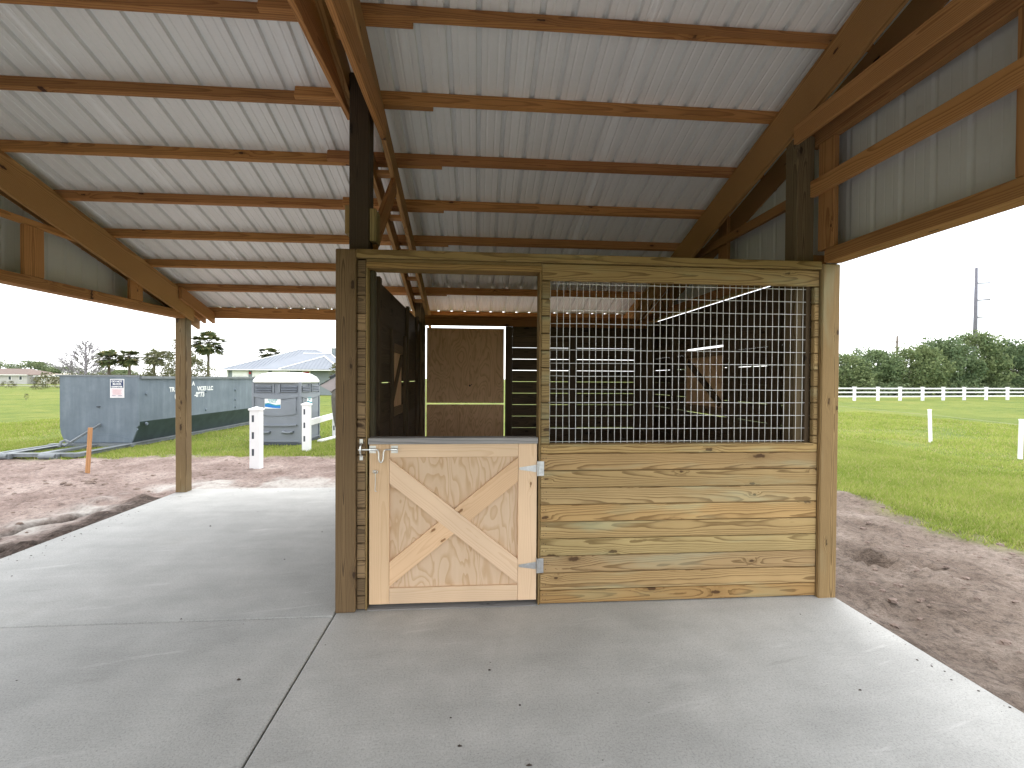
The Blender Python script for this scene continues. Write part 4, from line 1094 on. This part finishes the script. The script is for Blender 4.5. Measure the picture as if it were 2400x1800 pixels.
def leaf_cloud(centres, radii, per, size, squash=0.8, seed=1):
    r = np.random.default_rng(seed); out = []
    for c, R in zip(centres, radii):
        d = r.normal(size=(per, 3)); d /= np.linalg.norm(d, axis=1)[:, None]
        rad = R*(r.uniform(0.25, 1.0, per)**0.5)[:, None]
        out.append(np.asarray(c)+d*rad*np.array([1, 1, squash]))
    P = np.concatenate(out); n = len(P)
    a = r.normal(size=(n, 3)); a /= np.linalg.norm(a, axis=1)[:, None]
    b = r.normal(size=(n, 3)); b -= a*(a*b).sum(1)[:, None]; b /= np.linalg.norm(b, axis=1)[:, None]
    s = size*r.uniform(0.6, 1.4, n)[:, None]
    V = np.stack([P-a*s, P+b*s*0.5, P+a*s, P-b*s*0.5], 1).reshape(-1, 3)
    return V, np.arange(4*n).reshape(n, 4)

def branchy(h, spread, seed, levels=3, base_r=0.12, up=0.7, fork=4, trunk_frac=0.35):
    """tapered trunk and limbs; returns MB and limb tips"""
    R = random.Random(seed); mb = MB(); tips = []
    def grow(p, d, L, r, lev):
        pts = [p]; rr = [r]; q = p.copy(); dd = d.copy()
        for k in range(3):
            dd = (dd+Vector((R.uniform(-.18, .18), R.uniform(-.18, .18), R.uniform(-.05, .15)))).normalized()
            q = q+dd*L/3; pts.append(q.copy()); rr.append(r*(1-0.22*(k+1)))
        mb.tube(pts, rr, 5 if lev else 7)
        if lev >= levels: tips.append(q); return
        for k in range(fork):
            t = R.uniform(0.45, 1.0); b = pts[1].lerp(pts[3], t) if t < 1 else q
            a = R.uniform(0, 6.28); nd = Vector((math.cos(a)*spread, math.sin(a)*spread, up*R.uniform(0.5, 1.2))).normalized()
            nd = (nd+dd*0.4).normalized()
            grow(b, nd, L*R.uniform(0.55, 0.8), r*0.45, lev+1)
        tips.append(q)
    grow(Vector((0, 0, -0.1)), Vector((0, 0, 1)), h*trunk_frac, base_r, 0)
    return mb, tips

def leafy_proto(name, h, w, seed, nclump=34, per=70, size=0.22, mat='leaf', low=0.08):
    mb, tips = branchy(h, 1.0, seed, 2, 0.11*h/5, 0.7, 5)
    R = random.Random(seed+1); C, Q = [], []
    for k in range(nclump):
        a = R.uniform(0, 6.28); zz = low+(1-low)*R.random()**0.85
        env = (1-(max(0, zz-0.42)/0.60)**2)**0.5 if zz > 0.42 else 0.80+0.2*zz/0.42
        rr = w*0.5*env*R.uniform(0.25, 1.0)**0.5
        C.append((rr*math.cos(a), rr*math.sin(a), h*zz*0.93)); Q.append(w*R.uniform(0.10, 0.21))
    V, F = leaf_cloud(C, Q, per, size, 0.75, seed+3)
    tm = mesh_of('trunk', mb.v, mb.f, MAT['bark'], True); cm = np_mesh('crown', V, F, MAT[mat])
    return tm, cm
def place_tree(name, proto, loc, rz, sc, label, cat='tree', group=None, tint=None):
    e = empty(name, loc); tag(e, label, cat, group)
    w = Matrix.Translation(loc) @ Matrix.Rotation(rz, 4, 'Z') @ Matrix.Diagonal((sc[0], sc[1], sc[2], 1))
    link(bpy.data.objects.new('trunk', proto[0]), e, w); cr_ = link(bpy.data.objects.new('crown', proto[1]), e, w)
    if tint: cr_.color = tuple(tint)+(1,)
    return e

protoA = leafy_proto('hedge_tree', 5.5, 6.4, 3, 64, 130, 0.15)
protoB = leafy_proto('hedge_tree', 5.5, 6.4, 8, 64, 130, 0.15)
protoC = leafy_proto('hedge_tree', 5.5, 6.4, 15, 64, 130, 0.15)
hedge = [ # x, y, height
 (38.0, 47.0, 4.9, 'leafy tree at the left end of the row, half hidden by the barn corner post'), (44.0, 48.0, 4.7, 'low round leafy tree just right of the barn corner post'), (49.5, 49.5, 5.6, 'leafy tree with bare lower limbs standing below the small wooden power pole'),
 (54.5, 49.0, 6.0, 'leafy tree in mid row rising right of the small power pole'), (59.5, 50.0, 6.9, 'tall leafy tree just left of the big steel pole'),
 (65.0, 51.0, 8.0, 'tallest leafy tree of the row, standing in front of the big steel pole'), (71.0, 52.0, 7.0, 'leafy tree right of the big steel pole'), (77.0, 53.5, 7.4, 'leafy tree at the right end of the row by the picture edge')]
for i, (x, y, h, lb) in enumerate(hedge):
    place_tree('broadleaf_tree', (protoA, protoB, protoC)[i % 3], (x, y, GZ), 1.3*i, (1.06, 1.06, h/5.5), lb, group='trees behind the white fence', tint=((.85, .90, .85), (1.0, 1.02, .92), (.86, .94, .88), (.98, 1.0, .86), (.82, .90, .88), (.94, .97, .87), (.80, .88, .88), (.9, .92, .9))[i])
# undergrowth at their feet
C = [(35+48*k/60.0+random.uniform(-.5, .5), 45.0+0.13*(48*k/60.0)+random.uniform(-1, 1.5), GZ+0.7) for k in range(61)]
V, F = leaf_cloud(C, [1.0]*61, 130, 0.17, 0.9, 77)
o = link(bpy.data.objects.new('undergrowth', np_mesh('undergrowth', V, F, MAT['leaf']))); o['kind'] = 'stuff'
tag(o, 'dark tangled undergrowth along the foot of the tree row', 'undergrowth')
V, F = leaf_cloud([(30+70*k/60.0, 62.0+0.1*k, GZ+1.5) for k in range(61)], [2.4]*61, 120, 0.35, 1.0, 78)
o = link(bpy.data.objects.new('far_thicket', np_mesh('far_thicket', V, F, MAT['leaf']))); o['kind'] = 'stuff'
tag(o, 'dim thicket filling the gaps behind the tree row', 'thicket')

# palms
def palm_proto(seed, h, crown=1.15):
    R = random.Random(seed); mb = MB()
    mb.tube([(0, 0, -0.1), (0.03, 0, h*0.3), (-0.02, 0.03, h*0.65), (0.02, 0, h)], [0.19, 0.15, 0.14, 0.16], 8)
    V, F = [], []
    for k in range(70):
        a = R.uniform(0, 6.28); el = math.asin(R.uniform(-0.85, 1.0))
        d = Vector((math.cos(a)*math.cos(el), math.sin(a)*math.cos(el), math.sin(el)))
        L = crown*R.uniform(0.35, 0.70); base = Vector((0, 0, h+0.05)); hub = base+d*L
        mb.tube([base, hub], [0.02, 0.01], 3)
        side = d.cross(Vector((0, 0, 1))).normalized() if abs(d.z) < 0.95 else Vector((1, 0, 0))
        upv = side.cross(d).normalized()
        for j in range(11):
            t = (j-5)/5*1.15; q = (d*math.cos(t)+side*math.sin(t)+upv*R.uniform(-.15, .15)).normalized()
            tip = hub+q*crown*R.uniform(0.42, 0.55)+Vector((0, 0, -0.16*crown))
            pv = q.cross(upv).normalized()*0.055*crown; m = hub.lerp(tip, 0.45)
            i = len(V); V += [hub, m+pv, tip, m-pv]; F.append((i, i+1, i+2, i+3))
    return mesh_of('trunk', mb.v, mb.f, MAT['bark'], True), np_mesh('crown', np.array([tuple(v) for v in V]), np.array(F), MAT['leaf_palm'])
pp = [palm_proto(4, 4.0, 1.35), palm_proto(9, 4.15, 1.4), palm_proto(13, 4.15, 1.35), palm_proto(21, 6.1, 2.0)]
for pr, (x, y), lb in ((0, (-47.0, 60), 'cabbage palm just right of the bare tree, left of its twin'), (1, (-44.5, 60), 'cabbage palm standing alone in the middle of the palms'), (2, (-41.4, 60), 'cabbage palm touching the pale oaks left of the barn post'), (3, (-34.6, 60), 'tallest cabbage palm, right of the timber barn post')):
    place_tree('palm_tree', pp[pr], (x, y, GZ), x, (1.15, 1.15, 1.0), lb, 'palm', 'palms behind the dumpster')
for (x, z, lb) in ((-27.6, 4.6, 'palm crown showing above the left slope of the blue roof'), (-22.9, 4.55, 'palm crown peeking over the ridge of the blue roof')):
    place_tree('palm_tree', pp[1], (x, 62, GZ+z-4.1+0.1), x, (1.3, 1.3, 1.0), lb, 'palm', 'palms behind the house')
# bare cypress
def bare_proto():
    R = random.Random(2); mb = MB(); H = 7.0
    mb.tube([(0, 0, -0.1), (0.05, 0, H*0.5), (0, 0, H)], [0.24, 0.15, 0.04], 7)
    def twig(p, d, L, r, lev):
        q = p+d*L*0.5+Vector((0, 0, 0.05*L)); e = p+d*L+Vector((0, 0, 0.18*L))
        mb.tube([p, q, e], [r, r*0.7, r*0.3], 4, cap=False)
        if lev < 2:
            for k in range(5 if lev == 0 else 4):
                b = p.lerp(e, R.uniform(0.3, 1.0)); nd = (d+Vector((R.uniform(-.7, .7), R.uniform(-.7, .7), R.uniform(0.0, .7)))).normalized()
                twig(b, nd, L*R.uniform(0.3, 0.5), max(0.03, r*0.6), lev+1)
    for k in range(64):
        t = 0.10+0.88*k/64; a = k*2.4; d = Vector((math.cos(a), math.sin(a), 0.30)).normalized()
        twig(Vector((0, 0, H*t)), d, (1-t)*4.2*R.uniform(0.75, 1.05)+0.5, 0.055, 0)
    return mesh_of('limbs', mb.v, mb.f, MAT['bark_pale'])
e = empty('bare_tree', (-57.9, 70, GZ)); tag(e, 'leafless grey conical tree standing behind the dumpster', 'tree')
link(bpy.data.objects.new('limbs', bare_proto()), e, Matrix.Translation((-57.9, 70, GZ)))
# pale oaks around the barn post
oak = leafy_proto('oak', 5.5, 5.0, 31, 36, 60, 0.13, 'leaf_oak', 0.35)
for (x, y, h, sx, lb) in ((-38.5, 57, 5.0, 0.8, 'olive oak crown between the palms and the barn post'), (-35.6, 56, 6.4, 0.75, 'tall thin-leaved oak directly behind the timber barn post'), (-31.8, 52, 3.9, 0.95, 'pale grey-green oak beside the left end of the blue-roofed house')):
    place_tree('oak_tree', oak, (x, y, GZ), x*1.7, (sx, sx, h/5.5), lb, group='oaks by the barn post')
young = leafy_proto('young_tree', 3.2, 1.4, 44, 22, 30, 0.06, 'leaf_oak', 0.3)
place_tree('young_tree', young, (-7.55, 25, GZ), 0, (1, 1, 0.85), 'slim young tree at the right end of the house, beside the stall post')
place_tree('sapling', young, (-30.8, 31.4, GZ), 1, (0.25, 0.25, 0.15), 'tiny sapling alone in the lawn left of the dumpster', 'sapling')
sh = leafy_proto('shrub', 1.6, 2.4, 52, 24, 40, 0.07, 'leaf_oak', 0.1)
place_tree('shrub', sh, (-63, 64, GZ), 0, (0.7, 0.7, 0.62), 'round grey shrub near the left edge of the lawn', 'shrub', 'shrubs on the lawn')
place_tree('shrub', sh, (-52.5, 56.5, GZ), 2, (0.55, 0.55, 0.45), 'low grey shrub left of the dumpster', 'shrub', 'shrubs on the lawn')
for (x, y, h, sx, lb) in ((-112, 112, 5.2, 1.4, 'dark tree behind the tan house at the far left edge'), (-103, 112, 5.0, 1.5, 'dark tree between the two distant houses'), (-97.5, 113, 3.8, 1.6, 'dark tree behind the small cream house'), (-72, 95, 3.0, 1.6, 'brown low tree showing above the dumpster rim')):
    place_tree('far_tree', protoB, (x, y, GZ), x, (sx, sx, h/5.5), lb, group='trees behind the far houses')
V, F = leaf_cloud([(-60+22*k/30.0+random.uniform(-.5, .5), 66+random.uniform(-2, 2), GZ+1.0) for k in range(31)], [1.25]*31, 120, 0.16, 1.0, 91)
o = link(bpy.data.objects.new('distant_scrub', np_mesh('distant_scrub', V, F, MAT['leaf_oak']))); o['kind'] = 'stuff'
tag(o, 'low scrub along the horizon behind the dumpster', 'scrub')

# ------------------------------------------------------------------ grass blades
def grass():
    r = np.random.default_rng(3); cx, cy = 0.97, -3.2
    def pts(n, x0, x1, y0, y1):
        x = r.uniform(x0, x1, n); y = r.uniform(y0, y1, n); return x, y
    X, Y, = [], []
    for (n, x0, x1, y0, y1) in ((210000, 6.0, 12.0, -0.5, 9.0), (110000, 8, 22, 2.0, 20.0), (60000, -14.0, -1.5, 6.8, 9.5), (90000, -16, -1.5, 8.5, 17.0), (25000, -14, -8.5, 5.5, 9.5)):
        x, y = pts(n, x0, x1, y0, y1); X.append(x); Y.append(y)
    x = np.concatenate(X); y = np.concatenate(Y)
    d = dirt_amount(x, y); patch = fbm(x*0.8, y*0.8, 3, 61)
    keep = (r.random(len(x)) > sstep(0.0, 0.85, d)**0.6) & (r.random(len(x)) < np.clip(0.15+2.6*(patch-0.28), 0.12, 1.0))
    # keep the footprints of toilet and dumpster clear
    keep &= ~((x > -4.8) & (x < -3.5) & (y > 8.85) & (y < 10.3))
    keep &= ~((x > -9.2) & (x < -7.3) & (y > 8.8))
    x, y = x[keep], y[keep]; n = len(x)
    z = ground_z(x, y); dist = np.hypot(x-cx, y-cy)
    h = (0.022+0.035*r.random(n))*(0.6+0.8*patch[keep])*(1+dist/40.0); w = 0.003+0.0006*dist
    a = r.uniform(0, 6.283, n); lean = r.uniform(0.15, 0.9, n)*h; b = r.uniform(0, 6.283, n)
    P0 = np.stack([x-np.cos(a)*w, y-np.sin(a)*w, z-0.005], -1); P1 = np.stack([x+np.cos(a)*w, y+np.sin(a)*w, z-0.005], -1)
    P2 = np.stack([x+np.cos(b)*lean, y+np.sin(b)*lean, z+h], -1)
    V = np.stack([P0, P1, P2], 1).reshape(-1, 3); F = np.arange(3*n).reshape(n, 3)
    o = link(bpy.data.objects.new('grass', np_mesh('grass', V, F, MAT['grass']))); o['kind'] = 'stuff'
    tag(o, 'short bright green pasture grass round the building pad', 'grass')
grass()

# ------------------------------------------------------------------ houses and poles far off
def mat_seam_roof():
    t = NT('standing_seam_roof'); p = t.objco(); n = t.noise(p, 0.8, 4)
    t.pbsdf(t.mix(n, (0.155, 0.175, 0.205), (0.21, 0.23, 0.265)), 0.6, 0.0, None, 0.5); return t.m
MAT['seam_roof'] = mat_seam_roof()
MAT['wall_grey'] = mat_plain('grey_stucco', (0.22, 0.25, 0.26), 0.9, 0, 0.06, 2)
MAT['wall_cream'] = mat_plain('cream_stucco', (0.36, 0.33, 0.26), 0.9, 0, 0.06, 2)
MAT['wall_white'] = mat_plain('white_stucco', (0.45, 0.44, 0.42), 0.9, 0, 0.06, 2)
MAT['roof_brown'] = mat_plain('brown_shingles', (0.16, 0.12, 0.10), 0.9, 0, 0.15, 3)
MAT['glass_dark'] = mat_plain('dark_window_glass', (0.03, 0.04, 0.05), 0.15, 0, 0.1, 3)
def house():
    Hh = empty('ranch_house', (-17.5, 47, GZ)); tag(Hh, 'grey ranch house with blue metal hip roof, garage doors and red door', 'house')
    z0, ze = GZ, 2.36
    mb = MB(); mb.box(-23.0, -12.6, 42.6, 54, z0, ze); mb.build('wall', 'wall_grey', Hh)
    def roofpart(V, F, name):
        return mobj(name, V, F, MAT['seam_roof'], Hh)
    # main hip: eaves then ridges
    e = 0.45; x0, x1, y0, y1 = -23.0-e, -10.6, 42.6-e, 54+e
    V = [(x0, y0, ze), (x1, y0, ze), (x1, y1, ze), (x0, y1, ze), (-18.2, 47.8, 4.62), (-16.6, 47.8, 4.62), (x0, y0, ze-.12), (x1, y0, ze-.12), (x1, y1, ze-.12), (x0, y1, ze-.12)]
    roofpart(V, [(0, 1, 5, 4), (1, 2, 5), (2, 3, 4, 5), (3, 0, 4), (6, 7, 1, 0), (7, 8, 2, 1), (9, 6, 0, 3), (9, 8, 7, 6)], 'roof')
    V = [(-20.5, 42.1, ze+0.01), (-11.5, 42.1, ze+0.01), (-11.5, 53, ze+0.01), (-20.5, 53, ze+0.01), (-17.4, 46.5, 4.12), (-14.6, 46.5, 4.12)]
    roofpart(V, [(0, 1, 5, 4), (1, 2, 5), (2, 3, 4, 5), (3, 0, 4)], 'roof')
    V = [(-17.9, 41.6, ze+0.02), (-12.2, 41.6, ze+0.02), (-12.2, 48, ze+0.02), (-17.9, 48, ze+0.02), (-14.45, 44.0, 3.72), (-14.45, 47, 3.72)]
    roofpart(V, [(0, 1, 4), (1, 2, 5, 4), (2, 3, 5), (3, 0, 4, 5)], 'roof')
    # standing seams as raised strips on the front slopes
    mb = MB()
    for k in range(34):
        x = x0+0.5+0.33*k
        if x > -12.5: break
        f = 1.0
        if x < -18.2: f = (x-x0)/(-18.2-x0)
        if x > -16.6: f = (x1-x)/(x1+16.6)
        y_ = y0+(47.8-y0)*f; z_ = ze+(4.62-ze)*f
        mb.tube([(x, y0, ze+0.015), (x, y_, z_+0.015)], 0.022, 4)
    for k in range(16):
        x = -17.6+0.35*k; f = (x+17.9)/3.45 if x < -14.45 else (-12.2-x)/2.25
        if f > 0.05: mb.tube([(x, 41.6, ze+0.03), (x, 41.6+2.4*f, ze+0.03+1.34*f)], 0.022, 4)
    mb.build('roof_seams', 'seam_roof', Hh)['kind'] = 'stuff'
    for a, b in (((x0, y0, ze+.02), (-18.2, 47.8, 4.66)), ((-18.2, 47.8, 4.66), (-16.6, 47.8, 4.66)), ((-17.4, 46.5, 4.15), (-14.6, 46.5, 4.15)), ((-17.9, 41.6, ze+.05), (-14.45, 44, 3.76)), ((-14.45, 44, 3.76), (-12.2, 41.6, ze+.05)), ((-14.6, 46.5, 4.15), (-11.5, 42.1, ze+.05)), ((-16.6, 47.8, 4.66), (-14.6, 46.2, 4.17))):
        plank('ridge_trim', Hh, a, b, 0.10, 0.06, (0, 0, 1), 'white_paint')
    box('gutter', Hh, x0, -11.4, 41.55, 41.62, ze-0.10, ze-0.01, 'white_paint')
    for xa, xb in ((-22.6, -21.1), (-20.75, -19.25), (-18.9, -17.45)):
        d = box('garage_door', Hh, xa+0.1, xb-0.1, 42.52, 42.58, z0, ze-0.16, 'white_paint', axis=0)
        for k in range(1, 5): box('groove', d, xa+0.14, xb-0.14, 42.515, 42.522, z0+k*0.45, z0+k*0.45+0.03, 'wall_grey', axis=0)
        box('door_frame', Hh, xa, xb, 42.55, 42.595, z0, ze-0.06, 'vinyl', axis=0)
    box('front_door', Hh, -15.95, -15.42, 42.50, 42.58, z0, 2.16, 'red', axis=2); box('door_frame', Hh, -16.08, -15.29, 42.53, 42.59, z0, 2.26, 'white_paint', axis=2)
    box('wall_lamp', Hh, -16.42, -16.30, 42.45, 42.59, 1.75, 2.0, 'black_rubber'); box('wall_lamp', Hh, -21.0, -20.88, 42.45, 42.59, 1.9, 2.1, 'red')
    for xx in (-23.02, -17.3): box('downspout', Hh, xx-0.05, xx+0.05, 42.48, 42.59, z0, ze-0.1, 'white_paint', axis=2)
    box('chimney', Hh, -14.6, -13.55, 46.8, 47.6, 3.0, 4.72, 'wall_grey', axis=2); box('chimney_cap', Hh, -14.68, -13.47, 46.72, 47.68, 4.721, 4.80, 'white_paint', axis=0)
house()
def far_house(x0, x1, y, ze, zr, wall, roofm, label, wins):
    h = empty('far_house', ((x0+x1)/2, y, GZ)); tag(h, label, 'house', 'houses on the horizon')
    mb = MB(); mb.box(x0, x1, y, y+8, GZ, ze); mb.build('wall', wall, h)
    xm0, xm1 = x0+3.2, x1-3.2
    if xm1 < xm0: xm0 = xm1 = (x0+x1)/2
    V = [(x0-.4, y-.4, ze), (x1+.4, y-.4, ze), (x1+.4, y+8.4, ze), (x0-.4, y+8.4, ze), (xm0, y+4, zr), (xm1, y+4, zr)]
    mobj('roof', V, [(0, 1, 5, 4), (1, 2, 5), (2, 3, 4, 5), (3, 0, 4), (3, 2, 1, 0)], MAT[roofm], h)
    box('gutter', h, x0-.42, x1+.42, y-.46, y-.40, ze-0.12, ze+0.04, 'white_paint')
    for (a, w, za, zb, m) in wins:
        o = box('window' if m == 'glass_dark' else 'door', h, x0+a, x0+a+w, y-0.05, y-0.005, za, zb, m, axis=2)
        box('frame', o, x0+a-0.08, x0+a+w+0.08, y-0.03, y-0.002, za-0.08, zb+0.08, 'white_paint', axis=2)
far_house(-101, -89.0, 95, 1.75, 3.05, 'wall_white', 'roof_brown', 'white house with low brown hip roof at the far left edge', ((10.6, .45, 0.75, 1.45, 'glass_dark'), (8.6, .45, 0.75, 1.45, 'glass_dark'), (5, 1.0, 0.6, 1.4, 'glass_dark')))
far_house(-88.0, -83.2, 96, 1.55, 2.15, 'wall_cream', 'wall_cream', 'small cream house with pale roof left of the dumpster', ((1.9, .3, 0.6, 1.0, 'glass_dark'), (2.9, .3, 0.8, 1.1, 'glass_dark'), (0.9, .6, GZ, 1.1, 'white_paint')))
# poles
MAT['pole_steel'] = mat_plain('galvanized_pole', (0.13, 0.125, 0.15), 0.7, 0.0, 0.1, 1)
def pole(x, y, h, r0, r1, mat, arms, label):
    p = empty('utility_pole', (x, y, GZ)); tag(p, label, 'utility pole')
    mb = MB(); mb.tube([(x, y, GZ-0.2), (x, y, h)], [r0, r1], 12); mb.build('shaft', mat, p, smooth=True)
    for (z, xa, xb, dz) in arms:
        mb = MB(); mb.tube([(x+xa, y, z), (x+xb, y, z+dz)], 0.17, 6); mb.build('cross_arm', mat, p)
pole(117.2, 95, 28.2, 0.56, 0.27, 'pole_steel', ((24.6, 0.3, 3.6, 0.15), (20.6, 0.3, 3.6, 0.25), (16.6, 0.3, 2.2, 0.15), (6.6, -4.2, -0.5, 0.0)), 'tall grey steel power pole rising above the trees')
pole(112.4, 110, 13.6, 0.30, 0.22, 'bark', ((12.0, -1.7, 1.7, 0.0),), 'small dark power pole with cross arm above the trees')
# road strip on the left
mb = MB(); mb.add([(-400, 82, GZ+0.06), (-20, 74, GZ+0.06), (-20, 77.5, GZ+0.06), (-400, 86, GZ+0.06)], [(0, 1, 2, 3)])
o = mb.build('road', mat_plain('pale_road', (0.26, 0.245, 0.22), 0.9, 0, 0.05, 1)); o['kind'] = 'structure'
# parked pale vehicles reduced to nothing: too far to tell apart
# soil clods on the pad
def clods():
    R = random.Random(9); mb = MB()
    spots = [(-5.35, 4.75, .07), (-5.1, 4.72, .045), (-5.5, 5.0, .05), (-5.75, 5.35, .045)]
    for i in range(900):
        if i % 2: spots.append((R.uniform(3.75, 6.6), R.uniform(-1.9, 3.6), 0.006+0.034*R.random()**4))
        else: spots.append((R.uniform(-8.5, -3.3), R.uniform(0.3, 6.8), 0.006+0.036*R.random()**4))
    for (x, y, s) in spots:
        z = float(ground_z(np.array([x]), np.array([y]))[0]); n = 7; V = [(x, y, z+s*0.75)]
        for ring, (rr, zz) in enumerate(((0.7, 0.55), (1.0, 0.0))):
            for k in range(n):
                t = 6.283*k/n+ring*0.4; q = s*rr*R.uniform(0.75, 1.25); V.append((x+q*math.cos(t)*1.3, y+q*math.sin(t), z+s*zz-0.004))
        F = [(0, 1+k, 1+(k+1) % n) for k in range(n)]+[(1+k, 1+n+k, 1+n+(k+1) % n, 1+(k+1) % n) for k in range(n)]
        mb.add(V, F)
    o = mb.build('soil_clods', mat_plain('soil_clod', (0.20, 0.15, 0.125), 0.95, 0, 0.3, 20)); o['kind'] = 'stuff'
    tag(o, 'loose clods of brown soil on the bare pad', 'soil')
clods()
